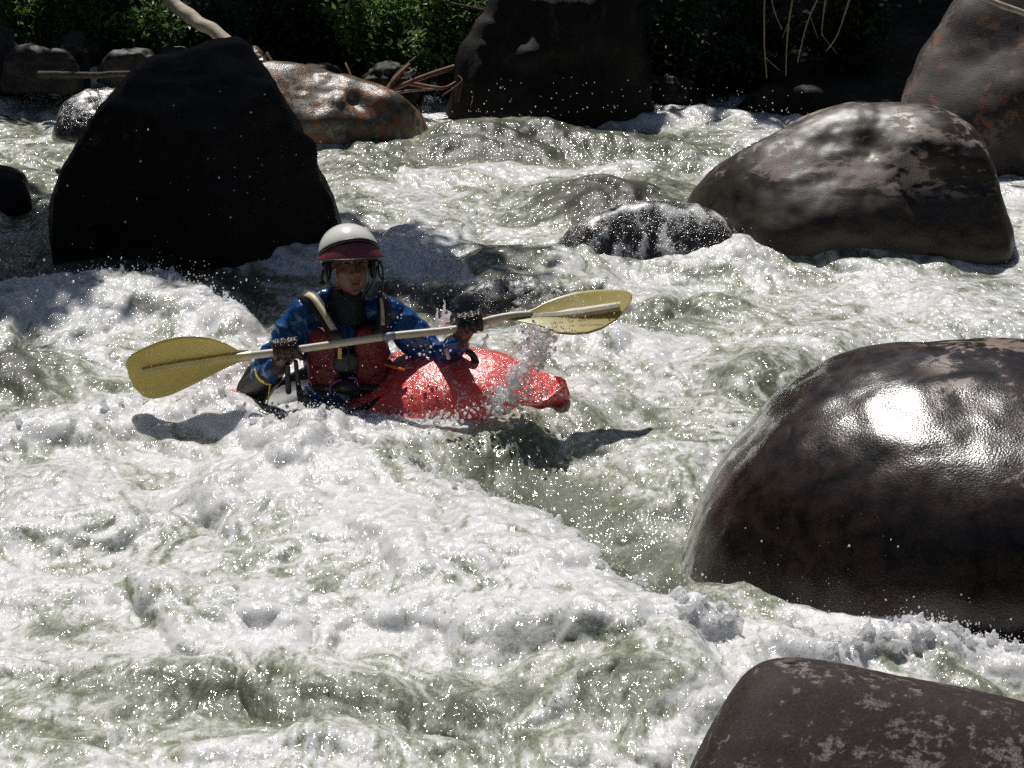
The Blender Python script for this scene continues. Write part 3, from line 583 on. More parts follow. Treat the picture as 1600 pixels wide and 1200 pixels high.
for s_, w_, d_, h_ in zip(sf, wv, dv_, hv):
    ring = []
    for k in range(NS):
        th = 2 * math.pi * k / NS; c, sn = math.cos(th), math.sin(th); e = 0.62 if sn < 0 else 0.85
        a = w_ * math.copysign(abs(c) ** 0.72, c); mid = -0.06 * min(1, w_ / .2)
        b = mid + ((d_ - mid) if sn > 0 else (mid - h_)) * math.copysign(abs(sn) ** e, sn)
        p = K(s_, a, b); ring.append(bm.verts.new(p))
    rings.append(ring)
for a, b in zip(rings, rings[1:]):
    for k in range(NS): bm.faces.new((a[k], a[(k + 1) % NS], b[(k + 1) % NS], b[k]))
bm.faces.new(rings[0]); bm.faces.new(rings[-1])
t = NT('wet_red_plastic')
n1 = t.noise(26, 3, 0.6, 0.8, t.pos((1, 1, 0.6))); n2 = t.noise(95, 2, 0.6); h = t.math('ADD', n1, t.math('MULTIPLY', n2, 0.15))
fo = t.mr(t.math('ADD', n1, t.math('MULTIPLY', t.math('SUBTRACT', n2, 0.5), 0.9)), 0.60, 0.76)
t.p(Base_Color=t.mix(fo, (0.82, 0.085, 0.072), (0.86, 0.60, 0.58)), Roughness=0.35, Normal=t.bump(h, 0.5, 0.015), Coat_Weight=1.0, Coat_Roughness=0.12, Coat_Normal=t.bump(h, 1.0, 0.025))
M_red = t.m
kayak = empty('kayak', KO + KZ * -0.25); tag(kayak, 'red whitewater kayak with its bow lifted through the spray', 'kayak')
bmobj('hull', bm, M_red, kayak)
M_black_r = simple('black_rubber', (0.012, 0.012, 0.013), 0.35, 0.3, 40, 0.4, 0.004)
M_dark = simple('black_nylon', (0.014, 0.013, 0.014), 0.45, 0.3, 60, 0.5, 0.004)
bm = bmesh.new(); n = 40
cp = [K(-0.02 + 0.36 * math.cos(2 * math.pi * i / n), 0.225 * math.sin(2 * math.pi * i / n), 0.075 + 0.03 * math.cos(2 * math.pi * i / n)) for i in range(n + 1)]
add_tube(bm, cp, 0.016, 8, False); bmobj('cockpit_rim', bm, M_black_r, kayak)
bm = bmesh.new(); hp = smooth_path([K(0.58, 0.10, 0.09), K(0.575, 0.095, 0.145), K(0.61, 0.07, 0.165), K(0.66, 0.045, 0.15), K(0.67, 0.04, 0.08)], 6)
add_tube(bm, hp, 0.019, 10, True, 0.7); bmobj('grab_handle', bm, M_black_r, kayak)
M_orange_p = simple('orange_webbing', (0.75, 0.20, 0.02), 0.5, 0.1)
bm = bmesh.new(); add_tube(bm, [J(602, 569, -.16), J(618, 574, -.18), J(632, 578, -.19)], [0.010, 0.013, 0.009], 8, True, 0.4); bmobj('pull_tab', bm, M_orange_p, kayak)

# ================================================================== PADDLER
person = empty('person', J(535, 660, 0.06)); tag(person, 'paddler in blue jacket, dark red life vest and white helmet gripping a paddle', 'person')
def wet_cloth(name, col, rough, scale, bdist, var=0.25, coat=0.0):
    t = NT(name); n = t.noise(scale, 3, 0.55, 0.8); n2 = t.noise(scale * 9, 3); nn = t.math('ADD', n, t.math('MULTIPLY', n2, 0.12))
    t.p(Base_Color=t.mix(t.mr(n2, .3, .7), tuple(c * (1 - var) for c in col), tuple(c * (1 + var) for c in col)), Roughness=rough, Normal=t.bump(nn, 0.9, bdist), Coat_Weight=coat, Coat_Roughness=0.15); return t.m
M_jacket = wet_cloth('wet_blue_nylon', (0.009, 0.062, 0.205), 0.24, 6, 0.012, 0.12)
M_vest = wet_cloth('wet_dark_red_nylon', (0.16, 0.012, 0.016), 0.38, 14, 0.03)
M_glove = wet_cloth('wet_dark_leather', (0.028, 0.015, 0.013), 0.25, 40, 0.012)
M_neo = simple('black_neoprene', (0.010, 0.010, 0.011), 0.5, 0.3, 40, 0.3, 0.004)
M_skin = simple('skin', (0.16, 0.075, 0.05), 0.45, 0.12, 30, 0.15, 0.003)
M_cream = simple('cream_webbing', (0.62, 0.53, 0.36), 0.5, 0.12, 60, 0.3, 0.003)
M_yellow = simple('yellow_cord', (0.60, 0.42, 0.03), 0.5, 0.15, 60, 0.3, 0.003)
M_purple = simple('purple_cord', (0.22, 0.03, 0.26), 0.5, 0.15)
M_hair = simple('dark_hair', (0.02, 0.015, 0.012), 0.6, 0.3)
M_eye = simple('eye', (0.06, 0.045, 0.04), 0.15, 0.1)
# head frame
HC = J(546, 408, 0.0); yaw = R(17)
HF = Vector((math.sin(yaw), -math.cos(yaw), 0.06)).normalized(); HR = Vector((math.cos(yaw), math.sin(yaw), 0)); HU = HR.cross(HF).normalized() * 1
if HU.z < 0: HU = -HU
HM = Matrix((HR, HF, HU)).transposed()
def hd(r, f, u): return HC + HR * r + HF * f + HU * u
sh_l, el_l, wr_l, ha_l = J(463, 512, .03), J(396, 606, .0), J(432, 574, -.19), J(448, 549, -.24)
sh_r, el_r, wr_r, ha_r = J(626, 508, .03), J(684, 560, -.02), J(716, 534, -.20), J(735, 508, -.24)
bm = bmesh.new()
add_ball(bm, hd(0, -.012, .03), (.076, .094, .098), HM); add_ball(bm, hd(0, .042, -.045), (.069, .058, .082), HM); add_ball(bm, hd(0, .042, -.086), (.055, .050, .042), HM)
add_ball(bm, hd(0, .076, -.116), (.021, .017, .016), HM); add_capsule(bm, hd(0, .096, .004), hd(0, .119, -.036), .009, .0125); add_ball(bm, hd(.011, .108, -.040), .009); add_ball(bm, hd(-.011, .108, -.040), .009)
add_capsule(bm, hd(-.036, .080, .020), hd(.036, .080, .020), .015, .015); add_capsule(bm, hd(-.018, .094, -.073), hd(.018, .094, -.073), .006, .006); add_capsule(bm, hd(-.015, .092, -.088), hd(.015, .092, -.088), .0075, .0075)
for q in (-1, 1):
    add_ball(bm, hd(q * .036, .066, -.038), .027); add_ball(bm, hd(q * .074, -.01, -.01), (.012, .02, .032), HM)
add_capsule(bm, hd(0, -.005, -.09), J(541, 488, .02), .056, .062)
add_ball(bm, J(540, 545, .03), (.150, .095, .20)); add_ball(bm, J(535, 630, .04), (.150, .10, .11))
for a, b, c, d in ((sh_l, el_l, wr_l, ha_l), (sh_r, el_r, wr_r, ha_r)):
    add_capsule(bm, a, b, .048, .040); add_capsule(bm, b, c, .038, .027); add_capsule(bm, c, d + (c - d) * 0.35, .026, .022)
body = bmobj('body', bm, M_skin, person); remesh(body, 0.0042, 3)
for q in (-1, 1):
    bm = bmesh.new(); add_ball(bm, hd(q * .030, .083, .000), (.014, .012, .007), HM); bmobj('eye', bm, M_eye, body)
    bm = bmesh.new(); add_capsule(bm, hd(q * .016, .094, .016), hd(q * .046, .084, .017), .0035, .0025, 8); bmobj('eyebrow', bm, M_hair, body)
bm = bmesh.new(); add_capsule(bm, hd(-.014, .0985, -.0805), hd(.014, .0985, -.0805), .0025, .0025, 8); bmobj('mouth', bm, simple('dark_lip', (0.05, 0.015, 0.012), 0.5), body)
# jacket
bm = bmesh.new()
add_ball(bm, J(541, 540, .035), (.182, .122, .21)); add_ball(bm, J(538, 620, .045), (.165, .125, .13)); add_capsule(bm, J(480, 492, .03), J(606, 490, .03), .07, .07)
for a, b, c in ((sh_l, el_l, wr_l), (sh_r, el_r, wr_r)):
    add_capsule(bm, a, b, .076, .058); add_capsule(bm, b, b.lerp(c, 0.93), .057, .040)
add_capsule(bm, J(500, 470, .03), J(520, 458, .03), .03, .024)
jk = bmobj('jacket', bm, M_jacket, person); remesh(jk, 0.006, 6)
me = jk.data; co = np.empty(len(me.vertices) * 3, np.float32); me.vertices.foreach_get('co', co); co = co.reshape(-1, 3)
nr = np.empty_like(co).ravel(); me.vertices.foreach_get('normal', nr); nr = nr.reshape(-1, 3)
co += nr * ((0.016 * (ridged((co[:, 0] + co[:, 2] * .6) * 7, (co[:, 2] - co[:, 0] * .4 + co[:, 1]) * 4.5, 2, 401) - 0.5) + 0.0012 * n3(co, 30, 2, 411))[:, None]); me.vertices.foreach_set('co', co.ravel()); me.update()
# cuffs and forearm cover on the near arm
def ring_band(c, d, r, w_, mat, name, parent, flat=1.0):
    bm = bmesh.new(); d = d.normalized(); add_tube(bm, [c - d * w_, c - d * w_ * 0.5, c, c + d * w_ * 0.5, c + d * w_], [r * .97, r, r * 1.01, r, r * .97], 20, True); return bmobj(name, bm, mat, parent)
fd = wr_l - el_l
bm = bmesh.new(); add_capsule(bm, el_l + fd * 0.10 + Vector((0, -.012, -.012)), el_l + fd * 0.72 + Vector((0, -.006, -.006)), .068, .054); add_capsule(bm, el_l + Vector((0, -.01, -.01)), el_l.lerp(sh_l, 0.18), .071, .070)
fa_ = bmobj('forearm_cover', bm, M_neo, jk); remesh(fa_, .006, 4)
for (pp, rr) in (([J(398, 577, -.17), J(402, 590, -.20), J(412, 598, -.22), J(424, 601, -.22)], .0042), ([J(374, 612, -.06), J(376, 624, -.075), J(384, 634, -.085), J(398, 637, -.09)], .004)):
    bm = bmesh.new(); add_tube(bm, smooth_path(pp, 5), rr, 8); bmobj('cuff_piping', bm, M_yellow, jk)
fdr = wr_r - el_r
# gloves
def glove(hc, axis, wrist, elbow, inner, name='glove'):
    a = axis.normalized(); n0 = Vector((0, -1, 0.15)); n0 = (n0 - a * n0.dot(a)).normalized(); up = n0.cross(a); up = up if up.z > 0 else -up
    q = lambda off, th, rho: hc + a * off + (n0 * math.cos(R(th)) + up * math.sin(R(th))) * rho
    bm = bmesh.new()
    for i in range(4):
        off = (i - 1.5) * 0.0270; ln = (0, 6, 4, -8)[i] if inner > 0 else (-8, 4, 6, 0)[i]
        path = smooth_path([q(off * 0.8, 150, .036), q(off, 108, .043), q(off, 62, .036), q(off, 15, .030), q(off, -35 - ln, .028), q(off, -85 - ln, .027)], 4)
        add_tube(bm, path, [0.0140 - 0.003 * k / (len(path) - 1) + (0.0018 if k in (4, 8) else 0) for k in range(len(path))], 10); add_ball(bm, path[-1], .009); add_ball(bm, path[4], .0158)
    add_ball(bm, q(0, 160, .034), (.052, .028, .034)); add_capsule(bm, q(0, 175, .038), wrist, .036, .036); add_capsule(bm, wrist, wrist.lerp(elbow, 0.22), .038, .045)
    tp = smooth_path([q(inner * .030, 190, .036), q(inner * .052, 240, .036), q(inner * .056, 290, .031), q(inner * .046, 335, .028)], 4)
    add_tube(bm, tp, [0.0155 - 0.004 * k / (len(tp) - 1) for k in range(len(tp))], 10); add_ball(bm, tp[-1], .0115)
    g = bmobj(name, bm, M_glove, person); remesh(g, 0.0036, 2); return g
ax_l = J(500, 541, -.24) - J(400, 555, -.24); ax_r = J(775, 502, -.22) - J(700, 516, -.24)
glove(ha_l, ax_l, wr_l, el_l, 1); glove(ha_r, ax_r, wr_r, el_r, -1)
# life vest
vest = empty('life_vest', J(540, 560, 0)); vest.parent = person; vest.matrix_parent_inverse = person.matrix_world.inverted()
def sq(bm, c, r, M=None, e=0.55, n=24):
    M = M or Matrix.Identity(3); rows = []
    pw = lambda x: math.copysign(abs(x) ** e, x)
    for i in range(n // 2 + 1):
        ph = -math.pi / 2 + math.pi * i / (n // 2); rows.append([bm.verts.new(c + M @ Vector((r[0] * pw(math.cos(ph)) * pw(math.cos(2 * math.pi * k / n)), r[1] * pw(math.cos(ph)) * pw(math.sin(2 * math.pi * k / n)), r[2] * pw(math.sin(ph))))) for k in range(n)])
    for a, b in zip(rows, rows[1:]):
        for k in range(n): bm.faces.new((a[k], a[(k + 1) % n], b[(k + 1) % n], b[k]))
    bmesh.ops.remove_doubles(bm, verts=bm.verts[:], dist=1e-6)
bm = bmesh.new(); sq(bm, J(509, 562, -.075), (.072, .050, .135), Matrix.Rotation(R(-14), 3, 'Z')); bmobj('front_panel', bm, M_vest, vest)
bm = bmesh.new(); sq(bm, J(578, 558, -.075), (.070, .050, .135), Matrix.Rotation(R(14), 3, 'Z')); bmobj('front_panel', bm, M_vest, vest)
bm = bmesh.new(); add_tube(bm, [J(544, 510, -.125), J(545, 560, -.135), J(545, 610, -.125)], .009, 8, True, .5); bmobj('zip', bm, M_dark, vest)
bm = bmesh.new(); sq(bm, J(541, 548, .06), (.165, .075, .165)); bmobj('back_panel', bm, M_vest, vest)
bm = bmesh.new(); sq(bm, J(543, 604, -.085), (.150, .052, .020)); bmobj('waist_belt', bm, M_dark, vest)
bm = bmesh.new(); sq(bm, J(541, 566, -.118), (.055, .022, .045)); bmobj('pocket', bm, M_dark, vest)
bm = bmesh.new(); sq(bm, J(531, 552, -.150), (.0085, .006, .024), None, .3); bmobj('yellow_tab', bm, M_yellow, vest)
bm = bmesh.new(); sq(bm, J(526, 524, -.145), (.028, .02, .024)); bmobj('buckle', bm, M_dark, vest)
def strap(pts, w_, th, mat, name):
    pp = smooth_path(pts, 5); bm = bmesh.new(); rows = []
    for i, p in enumerate(pp):
        d = (pp[min(i + 1, len(pp) - 1)] - pp[max(i - 1, 0)]).normalized(); nn = (p - J(541, 540, .05)); nn = (nn - d * nn.dot(d)).normalized(); s = d.cross(nn)
        rows.append([bm.verts.new(p + s * a * w_ + nn * b * th) for a, b in ((-1, -1), (1, -1), (1, 1), (-1, 1))])
    for a, b in zip(rows, rows[1:]):
        for k in range(4): bm.faces.new((a[k], a[(k + 1) % 4], b[(k + 1) % 4], b[k]))
    bm.faces.new(rows[0]); bm.faces.new(rows[-1][::-1]); return bmobj(name, bm, mat, vest)
strap([J(470, 462, .06), J(486, 466, -.03), J(500, 484, -.085), J(514, 506, -.125), J(522, 522, -.14)], .030, .006, M_neo, 'shoulder_pad')
strap([J(474, 460, .06), J(487, 463, -.04), J(502, 483, -.098), J(516, 506, -.138), J(526, 522, -.152)], .0125, .0035, M_cream, 'shoulder_strap')
strap([J(602, 462, .06), J(600, 466, -.03), J(600, 484, -.085), J(597, 508, -.12), J(592, 526, -.13)], .030, .006, M_neo, 'shoulder_pad')
strap([J(594, 458, .05), J(594, 464, -.045), J(597, 484, -.098), J(598, 508, -.132)], .008, .0035, M_cream, 'shoulder_strap')
# collar (neck seal)
bm = bmesh.new(); add_tube(bm, [J(541, 500, -.01), J(542, 484, -.01), J(545, 468, -.01), J(546, 455, .0)], [.098, .086, .072, .066], 24, True); col = bmobj('neck_seal', bm, M_neo, person); remesh(col, .006, 4)
# helmet
M_helmet = simple('white_gloss_shell', (0.82, 0.80, 0.76), 0.22, 0.03, 20, 0.03, 0.002, Coat_Weight=0.5)
M_visor = simple('burgundy_plastic', (0.17, 0.035, 0.055), 0.35, 0.2, 60, 0.2, 0.002)
helmet = empty('helmet', hd(0, -.01, .04)); helmet.parent = person; helmet.matrix_parent_inverse = person.matrix_world.inverted()
hr = (.123, .138, .118); hoff = (0, -.012, .036)
def hs(ph, th, k=1.0):               # ph 0 = front, th from the crown down
    return hd(hoff[0] + hr[0] * k * math.sin(th) * math.sin(ph), hoff[1] + hr[1] * k * math.sin(th) * math.cos(ph), hoff[2] + hr[2] * k * math.cos(th))
def rim(ph):
    f = max(0, math.cos(ph)); return R(118 - 34 * f ** 0.6)
bm = bmesh.new(); rows = []; n = 48
for kk, flip in ((1.0, 0), (0.955, 1)):
    for j in range(1, 17):
        jj = j if not flip else 17 - j
        rows.append([bm.verts.new(hs(2 * math.pi * i / n, rim(2 * math.pi * i / n) * jj / 16, kk)) for i in range(n)])
for a, b in zip(rows, rows[1:]):
    for k in range(n): bm.faces.new((a[k], a[(k + 1) % n], b[(k + 1) % n], b[k]))
bm.faces.new(rows[0][::-1]); bm.faces.new(rows[-1]); bmobj('shell', bm, M_helmet, helmet)
bm = bmesh.new(); add_tube(bm, [hs(2 * math.pi * i / 60, rim(2 * math.pi * i / 60), 1.0) for i in range(61)], .0055, 8, False); bmobj('rim_trim', bm, M_black_r, helmet)
def vis(a, t): # a angle from the front, t 0 at shell .. 1 at the free edge
    ph = R(a); k = math.cos(ph * 0.93); p = hs(ph, R(60 + 42 * (1 - k)), 1.0)
    out = (HR * math.sin(ph) + HF * math.cos(ph)); return p + (out * (0.040 * k + .006) + HU * (-0.068 * k - 0.002)) * t + HU * 0.006 * math.sin(math.pi * t) * k
bm = bmesh.new(); rows = []
for kk in (0, 1):
    for j in (range(9) if kk == 0 else range(8, -1, -1)): rows.append([bm.verts.new(vis(-88 + 176 * i / 40, j / 8) - HU * .004 * kk) for i in range(41)])
for a, b in zip(rows, rows[1:] + rows[:1]):
    for k in range(40): bm.faces.new((a[k], a[k + 1], b[k + 1], b[k]))
bmobj('visor', bm, M_visor, helmet)
bm = bmesh.new(); add_tube(bm, [vis(-88 + 176 * i / 50, 1.0) for i in range(51)], .0042, 8); bmobj('visor_edge_trim', bm, M_black_r, helmet)
bm = bmesh.new(); add_tube(bm, [vis(-92 + 184 * i / 50, 0.0) + HU * .006 for i in range(51)], .0085, 8, True); bmobj('braided_band', bm, M_dark, helmet)
for q in (-1, 1):
    bm = bmesh.new(); add_ball(bm, hd(q * .094, -.004, -.028), (.018, .036, .055), HM); bmobj('ear_guard', bm, M_neo, helmet)
    bm = bmesh.new(); add_tube(bm, smooth_path([hd(q * .108, .03, -.02), hd(q * .098, .035, -.07), hd(q * .062, .05, -.122), hd(q * .02, .06, -.150), hd(0, .06, -.152)], 5), .0055, 8, True, .6); bmobj('chin_strap', bm, M_dark, helmet)
bm = bmesh.new(); add_tube(bm, smooth_path([hd(.118, .04, .0), hd(.128, .045, -.04), hd(.126, .045, -.10), hd(.120, .045, -.135)], 5), .0042, 8); bmobj('hanging_cord', bm, M_dark, helmet)
bm = bmesh.new(); add_tube(bm, smooth_path([hd(.118, .02, .0), hd(.112, .04, -.05), hd(.122, .045, -.075), hd(.127, .045, -.078)], 5), .004, 8); add_ball(bm, hd(.127, .045, -.078), .008); bmobj('hanging_cord', bm, M_dark, helmet)
bm = bmesh.new(); add_tube(bm, smooth_path([hd(.030, .172, .02), hd(.030, .160, -.04), hd(.026, .135, -.10), hd(.022, .115, -.14)], 5), .0042, 8); bmobj('hanging_cord', bm, M_dark, helmet)
bm = bmesh.new(); add_tube(bm, smooth_path([hd(-.116, .02, -.03), hd(-.122, .03, -.06), hd(-.126, .035, -.078)], 5), .005, 8); add_ball(bm, hd(-.126, .035, -.08), (.016, .01, .009)); bmobj('toggle', bm, M_dark, helmet)
# spray skirt, loops and cords at the waist
bm = bmesh.new(); rows = []
for j in range(7):
    f = j / 6; rows.append([bm.verts.new((cp[i] + KZ * .008).lerp(J(538, 622, .03) + Vector((.150 * math.cos(2 * math.pi * i / 40 + .3), .12 * math.sin(2 * math.pi * i / 40 + .3), 0)), f) + Vector((0, 0, -.03 * math.sin(math.pi * f)))) for i in range(40)])
for a, b in zip(rows, rows[1:]):
    for k in range(40): bm.faces.new((a[k], a[(k + 1) % 40], b[(k + 1) % 40], b[k]))
bmobj('spray_skirt', bm, M_neo, person)
bm = bmesh.new(); add_tube(bm, smooth_path([J(517, 616, -.17), J(516, 604, -.175), J(524, 597, -.175), J(534, 593, -.17)], 5), .005, 8); add_tube(bm, smooth_path([J(545, 590, -.17), J(556, 592, -.175), J(560, 604, -.17)], 5), .005, 8); bmobj('waist_cord', bm, M_purple, person)
bm = bmesh.new(); add_ball(bm, J(543, 605, -.15), (.05, .03, .035)); add_ball(bm, J(556, 612, -.14), (.03, .03, .03)); o = bmobj('waist_pouch', bm, M_neo, person); remesh(o, .006, 3)
bm = bmesh.new()
for u, v, r in ((474, 622, .026), (480, 640, .032), (492, 650, .030), (504, 648, .020), (470, 652, .026), (468, 610, .014)): add_ball(bm, J(u, v, -.22), (r, r * .8, r))
add_capsule(bm, J(468, 618, -.2), J(462, 565, -.22), .012, .010); add_capsule(bm, J(451, 612, -.2), J(449, 570, -.22), .013, .012)
o = bmobj('rescue_pouch', bm, M_neo, person); remesh(o, .005, 3)
bm = bmesh.new(); add_tube(bm, smooth_path([J(384, 634, -.10), J(374, 640, -.11), J(350, 645, -.12), J(318, 647, -.12)], 6), .0035, 8); add_tube(bm, smooth_path([J(378, 640, -.11), J(386, 650, -.14), J(402, 650, -.16), J(416, 636, -.17), J(422, 600, -.19)], 6), .003, 8); bmobj('trailing_cord', bm, M_yellow, person)

# ================================================================== PADDLE
t = NT('yellow_fibreglass'); n = t.noise(9, 4); n2 = t.noise(120, 2)
c = t.mix(t.mr(n, .3, .75), (0.56, 0.49, 0.17), (0.68, 0.59, 0.24)); c = t.mix(t.mr(t.noise(35, 4), .62, .75, 0, .35), c, (0.40, 0.24, 0.06))
t.p(Base_Color=c, Roughness=0.35, Normal=t.bump(n2, .1, .003))
tr = t.n('BsdfTranslucent', Color=(0.62, 0.53, 0.17)); mx = t.n('MixShader'); mx.inputs[0].default_value = 0.38
t.t.links.new(t.b.outputs[0], mx.inputs[1]); t.t.links.new(tr.outputs[0], mx.inputs[2]); t.t.links.new(mx.outputs[0], t.out.inputs[0]); M_blade = t.m
M_rib = simple('olive_fibreglass', (0.17, 0.135, 0.045), 0.4, 0.15, 30, 0.1)
M_shaft = simple('beige_shaft', (0.48, 0.43, 0.32), 0.45, 0.08, 40, 0.05)
M_tape = simple('grey_tape', (0.22, 0.23, 0.28), 0.5, 0.2, 80, 0.2, 0.002)
M_ink = simple('faded_ink', (0.03, 0.025, 0.012), 0.7, 0.1)
paddle = empty('paddle', J(600, 526, -.24)); tag(paddle, 'double bladed paddle with yellow blades and beige shaft held level', 'paddle')
shp = smooth_path([J(372, 557, -.235), J(420, 552, -.24), J(500, 541, -.245), J(607, 525.5, -.25), J(700, 516, -.245), J(735, 509, -.24), J(765, 500, -.235), J(795, 494, -.23), J(832, 491, -.22)], 6)
bm = bmesh.new(); add_tube(bm, shp, [.0155 if 6 < i < len(shp) - 6 else .0165 for i in range(len(shp))], 16); bmobj('shaft', bm, M_shaft, paddle)
bm = bmesh.new(); add_tube(bm, [J(597, 527.2, -.2492), J(607, 525.6, -.25), J(618, 524.3, -.25)], .0166, 16); bmobj('grip_tape', bm, M_tape, paddle)
def blade(upper, lower, ua, ub, dy0, curve, lean, line, name='blade'):
    us = np.linspace(ua, ub, 46); sg = 1 if ub > ua else -1
    up = np.array(sorted(upper)); lo = np.array(sorted(lower)); uv = np.interp(us, up[:, 0], up[:, 1]); lv = np.interp(us, lo[:, 0], lo[:, 1])
    bm = bmesh.new(); front = []; back = []; m = 14
    for i, u in enumerate(us):
        fr, bk = [], []; s_ = i / (len(us) - 1)
        for j in range(m + 1):
            q = j / m; v = uv[i] + (lv[i] - uv[i]) * q; e = (2 * q - 1)
            dy = dy0 + curve * s_ ** 2 - 0.014 * e * e * math.sin(math.pi * min(1, s_ * 1.1)) ; thk = 0.0022 + 0.003 * (1 - e * e) * (1 - s_); dy += lean * (line[0] + line[1] * (u - ua) - v)
            fr.append(bm.verts.new(J(u, v, dy - thk))); bk.append(bm.verts.new(J(u, v, dy + thk)))
        front.append(fr); back.append(bk)
    for g in (front, back):
        for a, b in zip(g, g[1:]):
            for j in range(m): bm.faces.new((a[j], a[j + 1], b[j + 1], b[j]))
    for a, b, c_, d in zip(front, front[1:], back, back[1:]):
        bm.faces.new((a[0], b[0], d[0], c_[0])); bm.faces.new((a[m], b[m], d[m], c_[m]))
    for g, h in ((front[0], back[0]), (front[-1], back[-1])):
        for j in range(m): bm.faces.new((g[j], g[j + 1], h[j + 1], h[j]))
    bl = bmobj(name, bm, M_blade, paddle)
    return bl
bl = blade([(390, 547), (372, 547), (352, 536), (328, 528), (305, 525.5), (280, 526), (250, 533), (222, 545), (205, 554), (199, 560), (197, 566)], [(390, 563), (372, 567), (350, 577), (320, 592), (292, 606), (268, 617), (250, 622), (238, 623.5), (224, 620), (210, 606), (201, 588), (197, 570)], 388, 197, -.235, .05, 0.0, (0, 0))
def spine(pts, w_, mat, parent, lift):   # a raised rib: upper slope catches the light, lower slope turns down
    bm = bmesh.new(); rows = []
    for (u, v, hw, dy) in pts:
        a = J(u, v - hw, dy + w_ * hw); b = J(u, v - hw * 0.55, dy - lift + w_ * hw * .55); c = J(u, v + hw * .2, dy - lift * .9 - w_ * hw * .2); d = J(u, v + hw, dy - w_ * hw); rows.append([bm.verts.new(x) for x in (a, b, c, d)])
    for a, b in zip(rows, rows[1:]):
        for k in range(3): bm.faces.new((a[k], a[k + 1], b[k + 1], b[k]))
        bm.faces.new((a[3], a[0], b[0], b[3]))
    bm.faces.new(rows[0]); bm.faces.new(rows[-1][::-1]); return bmobj('spine', bm, mat, parent, False)
spine([(392, 556, 8, -.239), (360, 559, 8, -.24), (320, 565, 7.5, -.238), (280, 571, 7.5, -.232), (240, 578, 7, -.216), (222, 581, 6, -.205)], 0, M_blade, bl, .014)
br = blade([(790, 489), (815, 488), (835, 482), (850, 473), (872, 464), (900, 456), (930, 452.5), (962, 452), (980, 454), (987, 459), (989, 464)], [(790, 499), (815, 503), (840, 509), (860, 516), (872, 522), (895, 523.5), (918, 522), (942, 514), (965, 499), (980, 480), (989, 466)], 792, 988, -.225, .06, 0.0030, (494, -0.08))
spine([(800, 494, 6, -.231), (830, 494, 7, -.232), (870, 492, 7.5, -.229), (910, 487.5, 7.5, -.222), (945, 482, 7.5, -.208), (969, 478, 7, -.196)], 0.0030, M_rib, br, .006)
# the scrawl in ink below the spine is too small to read: broken pen strokes
bm = bmesh.new(); rs = random.Random(5)
for seg in ((862, 872), (875, 882), (889, 896), (904, 915), (918, 941)):
    u = seg[0]
    while u < seg[1]:
        v = 505.5 - (u - 862) * 0.105; dy = -.2375 - .0030 * (v - (494 - .08 * (u - 792))) + .024 * ((u - 862) / 80)
        a = J(u, v - rs.uniform(1.2, 2.4), dy); b = J(u + rs.uniform(-.6, 1.0), v + rs.uniform(.6, 2), dy); add_tube(bm, [a, b], .0011, 5); u += rs.uniform(1.6, 2.8)
tag(bmobj('ink_scrawl', bm, M_ink, br), kind='stuff')

# ================================================================== WATER SHEETS ON THE ROCKS, SPRAY
def surf(u, v):
    p = P(u, v); j = np.log(p.y / 4.9) / np.log(20.0 / 4.9) * (NY - 1); i = (p.x / (0.25 * p.y + 0.75) + 1) / 2 * (NX - 1)
    j = int(np.clip(round(j), 0, NY - 1)); i = int(np.clip(round(i), 0, NX - 1)); return Vector((PX[j, i], PY[j, i], GZ[j, i]))
t = NT('thin_water_on_rock')
fm = t.attr('foam'); wt = t.attr('wet'); pv = t.pos((1, 1, 0.45)); n1 = t.noise(60, 2, 0.6, 0, pv); n2 = t.noise(150, 1, 0.6, 0, pv)
ff = t.math('ADD', fm, t.math('ADD', t.math('MULTIPLY', t.math('SUBTRACT', n1, 0.5), 1.0), t.math('MULTIPLY', t.math('SUBTRACT', n2, 0.5), 0.7)))
fk = t.math('MULTIPLY', t.mr(ff, 0.35, 1.0), wt)
t.p(Base_Color=t.mix(fk, t.mix(t.noise(9, 4), (0.008, 0.006, 0.005), (0.036, 0.024, 0.016)), (0.66, 0.66, 0.65)), Roughness=0.35, Normal=t.bump(n1, 0.3, 0.006), Coat_Weight=wt, Coat_Roughness=0.17, Coat_IOR=1.4, Coat_Normal=t.bump(t.math('ADD', n1, t.math('MULTIPLY', n2, 0.5)), 1.0, 0.016))
M_thin = t.m
def sheet(o, fn, off, fo, ro, seed, thr=-9.0):
    me = o.data; n = len(me.vertices); co = np.empty(n * 3, np.float32); me.vertices.foreach_get('co', co); co = co.reshape(-1, 3)
    L = np.array(o.location, np.float32); D = co / np.linalg.norm(co, axis=1)[:, None]
    wp = co + L; u, v = proj(wp[:, 0], wp[:, 1], wp[:, 2])
    no = n3(wp, 7, 3, seed, 0.6); no2 = n3(wp * np.array([1.3, 1, 0.3], np.float32), 13, 3, seed + 5, 0.6)
    m = fn(u, v) + 0.10 * no
    keep = m > 0.5; tap = np.clip((m - 0.5) * 2.2, 0, 1)
    Fc = np.empty(len(me.polygons) * 3, np.int32); me.polygons.foreach_get('vertices', Fc); Fc = Fc.reshape(-1, 3)
    Fc = Fc[keep[Fc].all(1)]
    wp = wp + D * (0.0008 + tap * (off * (0.4 + 0.8 * np.clip(no2 + 0.5, 0, 2)) + 0.003 * ridged(wp[:, 0] * 16, wp[:, 2] * 9 + wp[:, 1] * 7, 2, seed)))[:, None]
    us, inv = np.unique(Fc, return_inverse=True)
    w_ = npmesh('water_sheet', wp[us], inv.reshape(-1, 3), M_thin, river, attrs={'foam': np.clip((fo + 0.75 * no2) * tap, 0, 1)[us], 'wet': (tap ** 2)[us]})
    return w_
BO = {o['label'][:18]: o for o in bpy.data.objects if o.get('category') == 'boulder'}
